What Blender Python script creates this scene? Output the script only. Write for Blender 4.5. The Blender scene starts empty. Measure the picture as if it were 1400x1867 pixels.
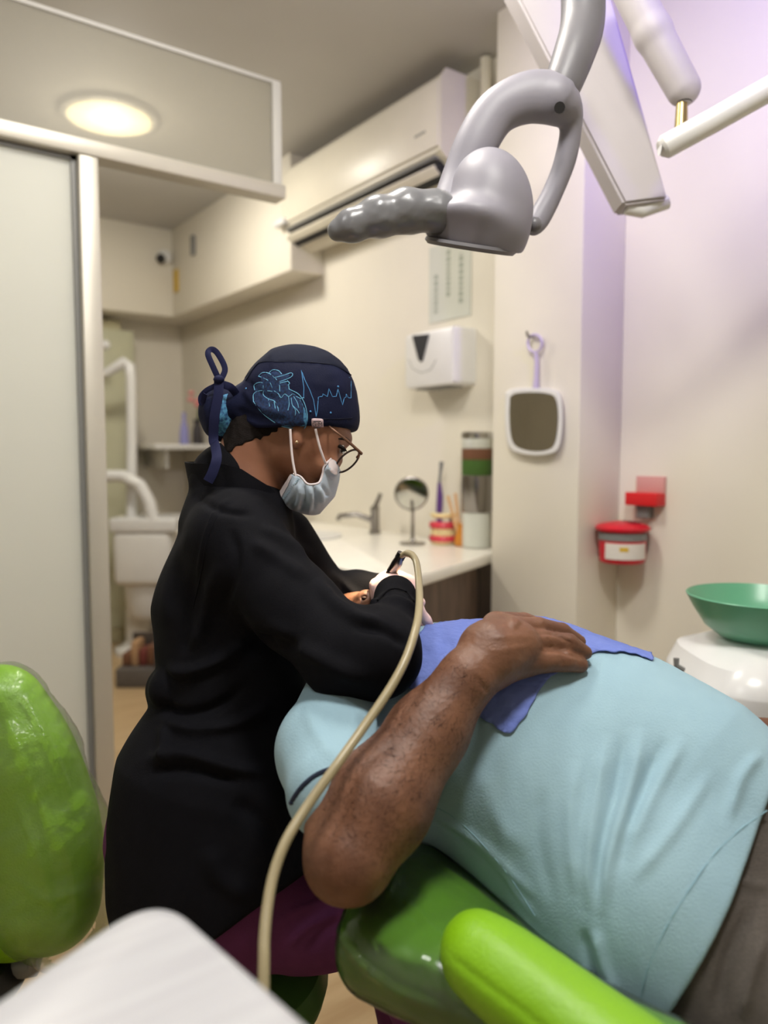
import bpy, bmesh, math, random
import numpy as np
from mathutils import Vector, Matrix
random.seed(4); np.random.seed(4)
scene = bpy.context.scene
COL = scene.collection

# ------------------------------------------------------------------ camera
F, CX, CY = 1380.0, 700.0, 933.5          # focal length in pixels of the 1400x1867 frame
YAW, PITCH, CAMH = math.radians(36.0), math.radians(4.4), 1.22
CAM = Vector((0, 0, CAMH))
FWD = Vector((math.sin(YAW)*math.cos(PITCH), math.cos(YAW)*math.cos(PITCH), -math.sin(PITCH)))
RGT = Vector((math.cos(YAW), -math.sin(YAW), 0))
UP = RGT.cross(FWD)
cam_data = bpy.data.cameras.new('camera')
cam = bpy.data.objects.new('camera', cam_data); COL.objects.link(cam)
R3 = Matrix((RGT, UP, -FWD)).transposed()
cam.matrix_world = Matrix.Translation(CAM) @ R3.to_4x4()
cam_data.sensor_fit = 'VERTICAL'; cam_data.sensor_height = 36.0
cam_data.lens = F/1867*36.0
cam_data.clip_start = 0.02
cam_data.dof.use_dof = True
cam_data.dof.focus_distance = 1.1
cam_data.dof.aperture_fstop = 2.3
scene.camera = cam

# ------------------------------------------------------------------ world, exposure
world = bpy.data.worlds.new('world'); scene.world = world; world.use_nodes = True
world.node_tree.nodes['Background'].inputs[0].default_value = (0.8, 0.85, 1.0, 1)
world.node_tree.nodes['Background'].inputs[1].default_value = 0.3
vs = scene.view_settings
vs.view_transform = 'Standard'; vs.look = 'None'; vs.gamma = 1.0; vs.use_curve_mapping = False
vs.exposure = 0.1

# ------------------------------------------------------------------ room lights
def lamp(name, kind, loc, energy, color, size=0.3, aim=None, spot=None, blend=0.5):
    l = bpy.data.lights.new(name, kind); l.energy = energy; l.color = color
    if kind == 'AREA':
        l.shape = 'DISK'; l.size = size
    else:
        l.shadow_soft_size = size
    if kind == 'SPOT':
        l.spot_size = spot; l.spot_blend = blend
    o = bpy.data.objects.new(name, l); COL.objects.link(o); o.location = loc
    if aim is not None:
        o.rotation_euler = (Vector(aim)-Vector(loc)).to_track_quat('-Z', 'Y').to_euler()
    return o
CEIL = 2.63
ROOM_LAMPS = [((0.5, 0.3, CEIL), 27, (1.0, 0.98, 0.95)), ((0.75, 1.35, CEIL), 17, (1.0, 0.96, 0.9)),
              ((-0.55, 0.9, CEIL), 8, (0.95, 0.97, 1.0)),  # added fill lamp, unseen, softens the shade on the left
              ((0.996, 3.31, CEIL), 22, (1.0, 0.94, 0.84))]
for p, e, c in ROOM_LAMPS:
    lamp('panel_light_source', 'AREA', (p[0], p[1], p[2]-0.03), e*.7, c, 0.34)
    lamp('panel_glow_source', 'POINT', (p[0], p[1], p[2]-0.14), e*.5, c, 0.1)
lamp('violet_lamp_source', 'SPOT', (1.2, 0.35, 2.5), 44, (0.32, 0.22, 1.0), 0.05, aim=(1.98, 1.2, 2.15), spot=math.radians(80), blend=0.9)

# ------------------------------------------------------------------ pixel helpers
def C(px, py, d):                           # camera-space point (right, up, depth)
    return np.array([(px-CX)/F*d, (CY-py)/F*d, d])
def W(c):
    return CAM + RGT*float(c[0]) + UP*float(c[1]) + FWD*float(c[2])
def P(px, py, d): return W(C(px, py, d))
def ray(px, py): return FWD + RGT*((px-CX)/F) + UP*((CY-py)/F)
def onX(px, py, X): r = ray(px, py); return CAM + r*(X/r.x)
def onY(px, py, Y): r = ray(px, py); return CAM + r*(Y/r.y)
def onZ(px, py, z): r = ray(px, py); return CAM + r*((z-CAMH)/r.z)
MCW = np.array([list(RGT), list(UP), list(FWD)])
def CW(a): return np.asarray(a) @ MCW + np.array(list(CAM))

# ------------------------------------------------------------------ materials
def lin(c):
    o = []
    for v in c:
        v /= 255.0
        o.append(v/12.92 if v <= .04045 else ((v+.055)/1.055)**2.4)
    return (*o, 1.0)
MATS = {}
def mat(name, rgb, rough=0.5, metal=0.0, var=0.0, vscale=8.0, rgb2=None, bump=0.0, bscale=60.0, bump2=0.0, b2scale=8.0,
        trans=0.0, ior=1.45, emit=None, estr=0.0, spec=0.5, coat=0.0, sheen=0.0, sss=0.0, stretch=None, alpha=1.0):
    m = bpy.data.materials.new(name); m.use_nodes = True
    nt = m.node_tree; b = nt.nodes['Principled BSDF']
    b.inputs['Roughness'].default_value = rough; b.inputs['Metallic'].default_value = metal
    b.inputs['Transmission Weight'].default_value = trans; b.inputs['IOR'].default_value = ior
    b.inputs['Specular IOR Level'].default_value = spec; b.inputs['Coat Weight'].default_value = coat
    b.inputs['Coat Roughness'].default_value = 0.08; b.inputs['Sheen Weight'].default_value = sheen
    b.inputs['Alpha'].default_value = alpha
    if sss: 
        b.inputs['Subsurface Weight'].default_value = sss; b.inputs['Subsurface Radius'].default_value = (0.012, 0.005, 0.003)
        b.inputs['Subsurface Scale'].default_value = 0.6
    tc = nt.nodes.new('ShaderNodeTexCoord'); mp = nt.nodes.new('ShaderNodeMapping')
    nt.links.new(tc.outputs['Object'], mp.inputs[0])
    if stretch: mp.inputs['Scale'].default_value = stretch
    n = nt.nodes.new('ShaderNodeTexNoise'); n.inputs['Scale'].default_value = vscale; n.inputs['Detail'].default_value = 4
    nt.links.new(mp.outputs[0], n.inputs[0])
    mx = nt.nodes.new('ShaderNodeMix'); mx.data_type = 'RGBA'
    a = lin(rgb)
    if rgb2 is None:
        k = 1-max(var, 0.04); c2 = (a[0]*k, a[1]*k, a[2]*k, 1)
    else: c2 = lin(rgb2)
    mx.inputs[6].default_value = a; mx.inputs[7].default_value = c2
    rm = nt.nodes.new('ShaderNodeMapRange'); rm.inputs[1].default_value = .35; rm.inputs[2].default_value = .65
    nt.links.new(n.outputs[0], rm.inputs[0]); nt.links.new(rm.outputs[0], mx.inputs[0])
    nt.links.new(mx.outputs[2], b.inputs['Base Color'])
    prev = None
    for st, sc_, dist in ((bump, bscale, 0.002), (bump2, b2scale, 0.01)):
        if st:
            nb = nt.nodes.new('ShaderNodeTexNoise'); nb.inputs['Scale'].default_value = sc_; nb.inputs['Detail'].default_value = 3
            nt.links.new(mp.outputs[0], nb.inputs[0])
            bp = nt.nodes.new('ShaderNodeBump'); bp.inputs['Strength'].default_value = st; bp.inputs['Distance'].default_value = dist
            nt.links.new(nb.outputs[0], bp.inputs['Height'])
            if prev: nt.links.new(prev.outputs[0], bp.inputs['Normal'])
            prev = bp
    if prev: nt.links.new(prev.outputs[0], b.inputs['Normal'])
    if emit:
        b.inputs['Emission Color'].default_value = lin(emit); b.inputs['Emission Strength'].default_value = estr
    MATS[name] = m
    return m
def film_mat(name, rgb, alpha=0.25, rough=0.12, bstr=.35, sc_=22, fk=1.0):       # thin clear plastic: see-through with a gloss
    m = bpy.data.materials.new(name); m.use_nodes = True
    nt = m.node_tree; nt.nodes.clear()
    out = nt.nodes.new('ShaderNodeOutputMaterial')
    t = nt.nodes.new('ShaderNodeBsdfTransparent'); t.inputs[0].default_value = (0.97, 0.97, 0.97, 1)
    g = nt.nodes.new('ShaderNodeBsdfGlossy'); g.inputs['Roughness'].default_value = rough
    d = nt.nodes.new('ShaderNodeBsdfDiffuse'); d.inputs[0].default_value = lin(rgb)
    tc = nt.nodes.new('ShaderNodeTexCoord'); n = nt.nodes.new('ShaderNodeTexNoise'); n.inputs['Scale'].default_value = sc_; n.inputs['Detail'].default_value = 3
    n.inputs['Distortion'].default_value = 1.2
    nt.links.new(tc.outputs['Object'], n.inputs[0])
    bp = nt.nodes.new('ShaderNodeBump'); bp.inputs['Strength'].default_value = bstr; bp.inputs['Distance'].default_value = .008
    nt.links.new(n.outputs[0], bp.inputs['Height']); nt.links.new(bp.outputs[0], g.inputs['Normal'])
    fr = nt.nodes.new('ShaderNodeFresnel'); fr.inputs[0].default_value = 1.5; nt.links.new(bp.outputs[0], fr.inputs['Normal'])
    m1 = nt.nodes.new('ShaderNodeMixShader'); m1.inputs[0].default_value = alpha
    nt.links.new(t.outputs[0], m1.inputs[1]); nt.links.new(d.outputs[0], m1.inputs[2])
    m2 = nt.nodes.new('ShaderNodeMixShader'); fm = nt.nodes.new('ShaderNodeMath'); fm.operation = 'MULTIPLY'; fm.inputs[1].default_value = fk; nt.links.new(fr.outputs[0], fm.inputs[0]); nt.links.new(fm.outputs[0], m2.inputs[0])
    nt.links.new(m1.outputs[0], m2.inputs[1]); nt.links.new(g.outputs[0], m2.inputs[2])
    nt.links.new(m2.outputs[0], out.inputs[0])
    MATS[name] = m
    return m
def pane_mat(name, rgb, mix_diffuse=0.6, transl=0.6):   # milky glass
    m = bpy.data.materials.new(name); m.use_nodes = True
    nt = m.node_tree; nt.nodes.clear()
    out = nt.nodes.new('ShaderNodeOutputMaterial')
    t = nt.nodes.new('ShaderNodeBsdfTransparent'); t.inputs[0].default_value = lin(rgb)
    d = nt.nodes.new('ShaderNodeBsdfDiffuse'); d.inputs[0].default_value = lin(rgb)
    l = nt.nodes.new('ShaderNodeBsdfTranslucent'); l.inputs[0].default_value = lin(rgb)
    g = nt.nodes.new('ShaderNodeBsdfGlossy'); g.inputs['Roughness'].default_value = .45
    m0 = nt.nodes.new('ShaderNodeMixShader'); m0.inputs[0].default_value = transl
    nt.links.new(d.outputs[0], m0.inputs[1]); nt.links.new(l.outputs[0], m0.inputs[2])
    m1 = nt.nodes.new('ShaderNodeMixShader'); m1.inputs[0].default_value = mix_diffuse
    nt.links.new(t.outputs[0], m1.inputs[1]); nt.links.new(m0.outputs[0], m1.inputs[2])
    m2 = nt.nodes.new('ShaderNodeMixShader'); m2.inputs[0].default_value = .015
    nt.links.new(m1.outputs[0], m2.inputs[1]); nt.links.new(g.outputs[0], m2.inputs[2])
    nt.links.new(m2.outputs[0], out.inputs[0])
    MATS[name] = m
    return m

WALLC = mat('wall_paint', (226, 220, 206), .55, var=.05, vscale=2)
CEILC = mat('ceiling_paint', (196, 194, 190), .7, var=.05, vscale=2)
FLOORC = mat('floor_vinyl', (196, 170, 132), .28, rgb2=(180, 152, 114), vscale=3, stretch=(1, 8, 1))
ALU = mat('aluminium', (190, 185, 174), .4, .3)
PANE = pane_mat('frosted_pane', (232, 233, 228), .9, .5)
HEADG = pane_mat('header_glass', (208, 205, 196), .4, .45)
WHITEP = mat('white_plastic', (225, 224, 222), .35)
WHITEG = mat('white_gloss', (222, 222, 222), .25)
ACW = mat('ac_plastic', (226, 220, 204), .35)
ACD = mat('ac_dark', (40, 40, 44), .5)
LAMPG = mat('lamp_grey', (130, 127, 136), .5)
LAMPG2 = mat('lamp_arm_grey', (104, 102, 106), .45)
WRAPG = mat('wrapped_grip', (108, 108, 111), .28, bump2=.2, b2scale=20)
BRASS = mat('brass', (170, 150, 100), .3, .8)
CHROME = mat('chrome', (190, 190, 188), .18, 1.0)
STEEL = mat('steel', (150, 146, 142), .25, 1.0)
DARKM = mat('dark_metal', (60, 58, 58), .3, .9)
COUNT = mat('worktop_white', (240, 236, 226), .25)
WOOD = mat('cabinet_wood', (122, 104, 92), .45, rgb2=(98, 82, 72), vscale=5, stretch=(6, 6, 1))
WOODD = mat('dark_edge', (66, 58, 52), .5)
RED = mat('red_plastic', (196, 24, 42), .35)
REDT = mat('red_tray', (206, 30, 36), .4)
LABELW = mat('label_white', (214, 208, 200), .6)
GREY = mat('grey_plastic', (120, 120, 118), .45)
BLACKP = mat('black_plastic', (28, 27, 28), .45)
MIRR = mat('mirror_glass', (205, 205, 198), .05, 1.0)
PURPLE = mat('purple_plastic', (96, 60, 128), .4)
CLEARP = mat('lilac_plastic', (196, 184, 214), .3)
AMBER = mat('amber_jar', (200, 132, 52), .2)
STICKW = mat('stick_wood', (216, 172, 122), .6)
GUM = mat('gum_red', (210, 62, 78), .35)
TOOTH = mat('tooth_cream', (236, 214, 160), .35)
GREENB = mat('green_bowl', (112, 182, 146), .3, trans=.3)
LEATH = mat('green_leather', (122, 172, 16), .42, var=.12, vscale=5, bump=.35, bscale=260, spec=.5)
LEATH2 = mat('green_leather_wrapped', (84, 136, 16), .3, var=.2, vscale=6)
STOOLG = mat('green_stool', (70, 112, 46), .5)
FILM = film_mat('plastic_film', (232, 238, 222), .04, .26, .8, 14, .6)
FILM2 = film_mat('plastic_film_chair', (200, 215, 190), .04, .13, .45, 14)
CLOTHB = mat('black_cloth', (13, 13, 18), .85, var=.2, vscale=30, bump=.25, bscale=500, spec=.12, bump2=.12, b2scale=9)
PANTS = mat('purple_cloth', (92, 44, 84), .85, var=.15, vscale=20, bump=.2, bscale=400, spec=.2)
NAVY = mat('navy_cap', (15, 20, 48), .8, var=.25, vscale=18, bump=.2, bscale=500, spec=.2)
NAVYD = mat('navy_cap_top', (18, 22, 40), .85, var=.2, vscale=20, bump=.2, bscale=500, spec=.2)
NAVYT = mat('navy_tie', (22, 25, 56), .8, spec=.2)
CYAN = mat('cyan_print', (74, 136, 190), .8)
CYAN2 = mat('pale_print', (104, 168, 204), .8)
SKINW = mat('skin_dentist', (146, 100, 76), .5, rgb2=(128, 84, 62), vscale=14, sss=.15, bump=.1, bscale=180)
SKINM = mat('skin_patient', (112, 75, 54), .52, rgb2=(92, 59, 42), vscale=22, sss=.12, bump=.4, bscale=170, bump2=.06, b2scale=40, stretch=None)
TRAYM = mat('tray_grey_white', (184, 184, 187), .3, rgb2=(174, 173, 177), vscale=6, stretch=(1, 14, 1))  # stretched colour streaks stand in for highlight streaks on the top
HAIR = mat('dark_hair', (22, 16, 14), .8, spec=.2, bump=.6, bscale=300, stretch=(1, 1, 4))
GLOVE = mat('pink_glove', (232, 196, 190), .4, sss=.1)
MASKB = mat('mask_blue', (182, 195, 208), .75, rgb2=(170, 184, 200), vscale=14, spec=.2)
MASKW = mat('mask_edge', (226, 214, 216), .75)
SHIRT = mat('aqua_shirt', (146, 175, 188), .85, rgb2=(139, 168, 182), vscale=10, bump=.3, bscale=420, spec=.15, sheen=.05, bump2=.15, b2scale=14)
SHIRTD = mat('shirt_seam', (124, 158, 172), .85)
STRIPE = mat('navy_stripe', (34, 44, 66), .85)
TROUS = mat('grey_twill', (88, 82, 77), .9, rgb2=(76, 71, 67), vscale=220, bump=.4, bscale=400, spec=.15, stretch=(1, 1, 6))
BIB = mat('blue_bib', (112, 128, 194), .8, rgb2=(102, 118, 186), vscale=18, bump=.6, bscale=160, spec=.15)
HOSE = mat('tan_hose', (150, 138, 108), .35)
FRAMEG = mat('bronze_frame', (120, 88, 72), .35, .5)
LENS = mat('lens_glass', (250, 250, 250), .02, trans=1.0, ior=1.02)
GOLD = mat('gold_stud', (220, 190, 150), .25, .9)
EYEW = mat('eye_white', (158, 146, 138), .2)
NOSTR = mat('nostril', (40, 16, 12), .8)
TAGM = mat('tag_pale', (206, 180, 186), .7)
INK = mat('ink_black', (30, 26, 30), .7)
LEDM = mat('led_panel', (255, 246, 214), .5, emit=(255, 244, 206), estr=3.0)
LAMPL = mat('lamp_lens', (255, 240, 220), .3, emit=(255, 232, 196), estr=3.0)
SHEETP = mat('paper_notice', (204, 206, 196), .7)
PRINTG = mat('grey_print', (158, 164, 152), .7)
LEAFG = mat('leaf_green', (62, 96, 34), .6)
FLOWR = mat('flower_pink', (226, 150, 150), .6)
LILAC = mat('lilac_vase', (150, 150, 206), .4)
BROWN = mat('brown_box', (112, 74, 52), .6)
CURT = mat('curtain_beige', (188, 182, 150), .8)
YEL = mat('yellow_tag', (206, 170, 60), .5)
VIOLETW = mat('white_arm_enamel', (184, 178, 180), .5)

# ------------------------------------------------------------------ object helpers
def tag(o, label=None, cat=None, group=None, kind=None):
    if label: o['label'] = label
    if cat: o['category'] = cat
    if group: o['group'] = group
    if kind: o['kind'] = kind
    return o
def empty(name, loc, label=None, cat=None, group=None, kind=None):
    o = bpy.data.objects.new(name, None); COL.objects.link(o); o.location = loc
    o.empty_display_size = .05
    return tag(o, label, cat, group, kind)
def wloc(o):
    v = Vector((0, 0, 0))
    while o: v += o.location; o = o.parent
    return v
def link_mesh(name, me, material, parent, origin):
    o = bpy.data.objects.new(name, me); COL.objects.link(o)
    me.materials.append(material)
    if parent:
        o.parent = parent; o.location = origin - wloc(parent)
    else: o.location = origin
    return o
def obj(name, bm, material, parent=None, smooth=True, kind=None, label=None, cat=None, group=None):
    bmesh.ops.recalc_face_normals(bm, faces=bm.faces)
    vs_ = [v.co for v in bm.verts]
    lo = Vector([min(v[i] for v in vs_) for i in range(3)]); hi = Vector([max(v[i] for v in vs_) for i in range(3)])
    org = Vector(((lo.x+hi.x)/2, (lo.y+hi.y)/2, lo.z))
    for v in bm.verts: v.co -= org
    me = bpy.data.meshes.new(name); bm.to_mesh(me); bm.free()
    if smooth:
        me.polygons.foreach_set('use_smooth', [True]*len(me.polygons))
        me.set_sharp_from_angle(angle=math.radians(42))
    o = link_mesh(name, me, material, parent, org)
    return tag(o, label, cat, group, kind)
def B(): return bmesh.new()
def obx(bm, o, ax, ay, az, bev=0.0, seg=2):            # box: corner + three edge vectors
    t = bmesh.new()
    vs_ = [t.verts.new(Vector(o)+Vector(ax)*i+Vector(ay)*j+Vector(az)*k) for i in (0, 1) for j in (0, 1) for k in (0, 1)]
    for f in ((0, 1, 3, 2), (4, 6, 7, 5), (0, 4, 5, 1), (2, 3, 7, 6), (0, 2, 6, 4), (1, 5, 7, 3)):
        t.faces.new([vs_[i] for i in f])
    bmesh.ops.recalc_face_normals(t, faces=t.faces)
    if bev: bmesh.ops.bevel(t, geom=t.edges[:], offset=bev, segments=seg, affect='EDGES', profile=.5)
    me = bpy.data.meshes.new('t'); t.to_mesh(me); t.free(); bm.from_mesh(me); bpy.data.meshes.remove(me)
    return bm
def box(bm, x0, x1, y0, y1, z0, z1, bev=0.0, seg=2):
    return obx(bm, (x0, y0, z0), (x1-x0, 0, 0), (0, y1-y0, 0), (0, 0, z1-z0), bev, seg)
def cr(pts, n=8):                                       # Catmull-Rom through points (any dimension)
    a = [np.array(p, float) for p in pts]; a = [2*a[0]-a[1]]+a+[2*a[-1]-a[-2]]
    out = []
    for i in range(1, len(a)-2):
        p0, p1, p2, p3 = a[i-1:i+3]
        for k in range(n):
            t = k/n
            out.append(.5*((2*p1)+(-p0+p2)*t+(2*p0-5*p1+4*p2-p3)*t*t+(-p0+3*p1-3*p2+p3)*t**3))
    out.append(a[-2]); return out
def loft(bm, rings, caps=True, closed=False):
    vr = [[bm.verts.new(Vector(p)) for p in r] for r in rings]
    n = len(vr[0])
    m = len(vr) if closed else len(vr)-1
    for i in range(m):
        a, b = vr[i], vr[(i+1) % len(vr)]
        for j in range(n): bm.faces.new((a[j], a[(j+1) % n], b[(j+1) % n], b[j]))
    if caps and not closed:
        bm.faces.new(vr[0][::-1]); bm.faces.new(vr[-1])
    return bm
def tube(bm, pts, rad, seg=10, flat=1.0, hint=None, closed=False):
    pts = [Vector(p) for p in pts]; n = len(pts)
    rs = rad if hasattr(rad, '__len__') else [rad]*n
    rings = []; prev = Vector(hint) if hint is not None else None
    for i, p in enumerate(pts):
        if closed: t = (pts[(i+1) % n]-pts[i-1])
        else: t = (pts[min(i+1, n-1)]-pts[max(i-1, 0)])
        t.normalize()
        if prev is None:
            prev = t.orthogonal()
        u = (prev - t*prev.dot(t))
        u = u.normalized() if u.length > 1e-6 else t.orthogonal().normalized()
        if hint is None: prev = u
        v = t.cross(u)
        rings.append([p + u*math.cos(2*math.pi*k/seg)*rs[i]*flat + v*math.sin(2*math.pi*k/seg)*rs[i] for k in range(seg)])
    return loft(bm, rings, closed=closed)
def lathe(bm, base, prof, axis=(0, 0, 1), seg=24, sx=1.0):   # prof: list of (radius, height)
    ax = Vector(axis).normalized(); u = ax.orthogonal().normalized(); v = ax.cross(u)
    rings = [[Vector(base)+ax*h+u*math.cos(2*math.pi*k/seg)*max(r, 1e-4)+v*math.sin(2*math.pi*k/seg)*max(r, 1e-4) for k in range(seg)] for r, h in prof]
    return loft(bm, rings)
def ball(bm, c, r, sub=2, sc=(1, 1, 1)):
    ret = bmesh.ops.create_icosphere(bm, subdivisions=sub, radius=r)
    for v in ret['verts']: v.co = Vector((v.co.x*sc[0], v.co.y*sc[1], v.co.z*sc[2])) + Vector(c)
    return bm

# ------------------------------------------------------------------ implicit surfaces (camera-space grid, real depth)
def rcp(a, b, ra, rb, s=1.0):                           # round cone; s stretches depth
    a = np.asarray(a, float); b = np.asarray(b, float)
    def f(X, Y, Z):
        ab = b-a; w = np.array([1, 1, 1/s])
        abw = ab*w; L = float(abw@abw)+1e-12
        px, py, pz = X-a[0], Y-a[1], (Z-a[2])*w[2]
        t = np.clip((px*abw[0]+py*abw[1]+pz*abw[2])/L, 0, 1)
        return np.sqrt((px-t*abw[0])**2+(py-t*abw[1])**2+(pz-t*abw[2])**2) - (ra+(rb-ra)*t)
    r = np.array([1, 1, s])
    return f, np.minimum(a-ra*r, b-rb*r), np.maximum(a+ra*r, b+rb*r)
def elp(c, rx, ry, rz, ang=0.0, tilt=0.0):              # ellipsoid turned by ang in the picture plane, tilt about vertical
    c = np.asarray(c, float); ca, sa = math.cos(ang), math.sin(ang); ct, st = math.cos(tilt), math.sin(tilt)
    R = np.array([[ct, 0, st], [0, 1, 0], [-st, 0, ct]]) @ np.array([[ca, -sa, 0], [sa, ca, 0], [0, 0, 1]])
    rad = np.array([rx, ry, rz])
    def f(X, Y, Z):
        px, py, pz = X-c[0], Y-c[1], Z-c[2]
        q = [(R[0, i]*px+R[1, i]*py+R[2, i]*pz) for i in range(3)]
        k0 = np.sqrt((q[0]/rx)**2+(q[1]/ry)**2+(q[2]/rz)**2)
        k1 = np.sqrt((q[0]/rx**2)**2+(q[1]/ry**2)**2+(q[2]/rz**2)**2)+1e-9
        return k0*(k0-1)/k1
    ext = np.abs(R) @ rad
    return f, c-ext, c+ext
class Field:
    def __init__(s, h): s.h = h; s.ops = []
    def add(s, prim, k=.01): s.ops.append(('+', prim, k)); return s
    def sub(s, prim, k=.004): s.ops.append(('-', prim, k)); return s
    def plane(s, p, n, k=.004):                        # removes the side n points to
        s.ops.append(('p', (np.asarray(p, float), np.asarray(n, float)/np.linalg.norm(n)), k)); return s
    def chain(s, pts, k=.01, dr=0.0, sc=1.0, k0=None, n=0):
        if n: pts = [tuple(q) for q in cr(pts, n)]
        q = [(C(p[0], p[1], p[2]), p[3]*p[2]/F+dr) for p in pts]
        for i in range(len(q)-1): s.add(rcp(q[i][0], q[i+1][0], q[i][1], q[i+1][1], sc), (k0 if (k0 and i == 0) else k))
        return s
    def el(s, px, py, d, rx, ry, rz, ang=0.0, k=.01, dr=0.0, tilt=0.0, op='+'):
        pr = elp(C(px, py, d), rx*d/F+dr, ry*d/F+dr, rz+dr, math.radians(-ang), tilt)
        return s.add(pr, k) if op == '+' else s.sub(pr, k)
    def run(s):
        h = s.h
        los = np.min([o[1][1] for o in s.ops if o[0] == '+'], axis=0)-.02; his = np.max([o[1][2] for o in s.ops if o[0] == '+'], axis=0)+.02
        n = np.ceil((his-los)/h).astype(int)+1
        ax = [(los[i]+h*np.arange(n[i])).astype(np.float32) for i in range(3)]
        f = np.full(n, .2, np.float32)
        for op, pr, k in s.ops:
            if op == 'p':
                p, nn = pr
                d = (ax[0]-p[0])[:, None, None]*nn[0]+(ax[1]-p[1])[None, :, None]*nn[1]+(ax[2]-p[2])[None, None, :]*nn[2]
                g = d.astype(np.float32); hh = np.clip(.5-.5*(g-f)/k, 0, 1); f = g*(1-hh)+f*hh+k*hh*(1-hh); continue
            m = max(.02, 1.5*k)
            i0 = np.clip(np.floor((pr[1]-m-los)/h).astype(int), 0, n); i1 = np.clip(np.ceil((pr[2]+m-los)/h).astype(int)+1, 0, n)
            if (i1 <= i0).any(): continue
            sl = tuple(slice(a, b) for a, b in zip(i0, i1))
            g = pr[0](ax[0][sl[0]][:, None, None], ax[1][sl[1]][None, :, None], ax[2][sl[2]][None, None, :]).astype(np.float32)
            a = f[sl]
            if op == '+':
                hh = np.clip(.5+.5*(a-g)/k, 0, 1); f[sl] = a*(1-hh)+g*hh-k*hh*(1-hh)
            else:
                g = -g; hh = np.clip(.5-.5*(g-a)/k, 0, 1); f[sl] = g*(1-hh)+a*hh+k*hh*(1-hh)
        # surface nets
        ins = f < 0
        sm = np.zeros(np.array(n)-1, np.int8); off = [(i, j, k) for i in (0, 1) for j in (0, 1) for k in (0, 1)]
        for i, j, k in off: sm += ins[i:n[0]-1+i, j:n[1]-1+j, k:n[2]-1+k]
        cells = np.argwhere((sm > 0) & (sm < 8)); idx = np.full(sm.shape, -1, np.int32)
        idx[tuple(cells.T)] = np.arange(len(cells))
        vals = {o: f[cells[:, 0]+o[0], cells[:, 1]+o[1], cells[:, 2]+o[2]] for o in off}
        acc = np.zeros((len(cells), 3)); cnt = np.zeros(len(cells))
        for a in off:
            for d in range(3):
                if a[d]: continue
                b = list(a); b[d] = 1; b = tuple(b)
                va, vb = vals[a], vals[b]; cross = (va < 0) != (vb < 0)
                t = np.where(cross, va/(va-vb+1e-12*(va == vb)), 0)
                p = np.tile(np.array(a, float), (len(cells), 1)); p[:, d] += t
                acc[cross] += p[cross]; cnt[cross] += 1
        V = (cells+acc/cnt[:, None])*h+los
        Q = []
        for d in range(3):
            e, g = [(1, 2), (2, 0), (0, 1)][d]
            sa = [slice(None)]*3; sb = [slice(None)]*3
            for q in (e, g): sa[q] = slice(1, n[q]-1); sb[q] = slice(1, n[q]-1)
            sa[d] = slice(0, n[d]-1); sb[d] = slice(1, n[d])
            A, Bq = ins[tuple(sa)], ins[tuple(sb)]
            for flip in (0, 1):
                c = np.argwhere((A & ~Bq) if not flip else (~A & Bq))
                if not len(c): continue
                c[:, e] += 1; c[:, g] += 1
                quad = []
                for de, dg in ((1, 1), (0, 1), (0, 0), (1, 0)):
                    cc = c.copy(); cc[:, e] -= de; cc[:, g] -= dg
                    quad.append(idx[tuple(cc.T)])
                q = np.stack(quad, 1)
                Q.append(q[:, ::-1] if flip else q)
        Q = np.concatenate(Q)
        return Surf(V, Q)
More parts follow.
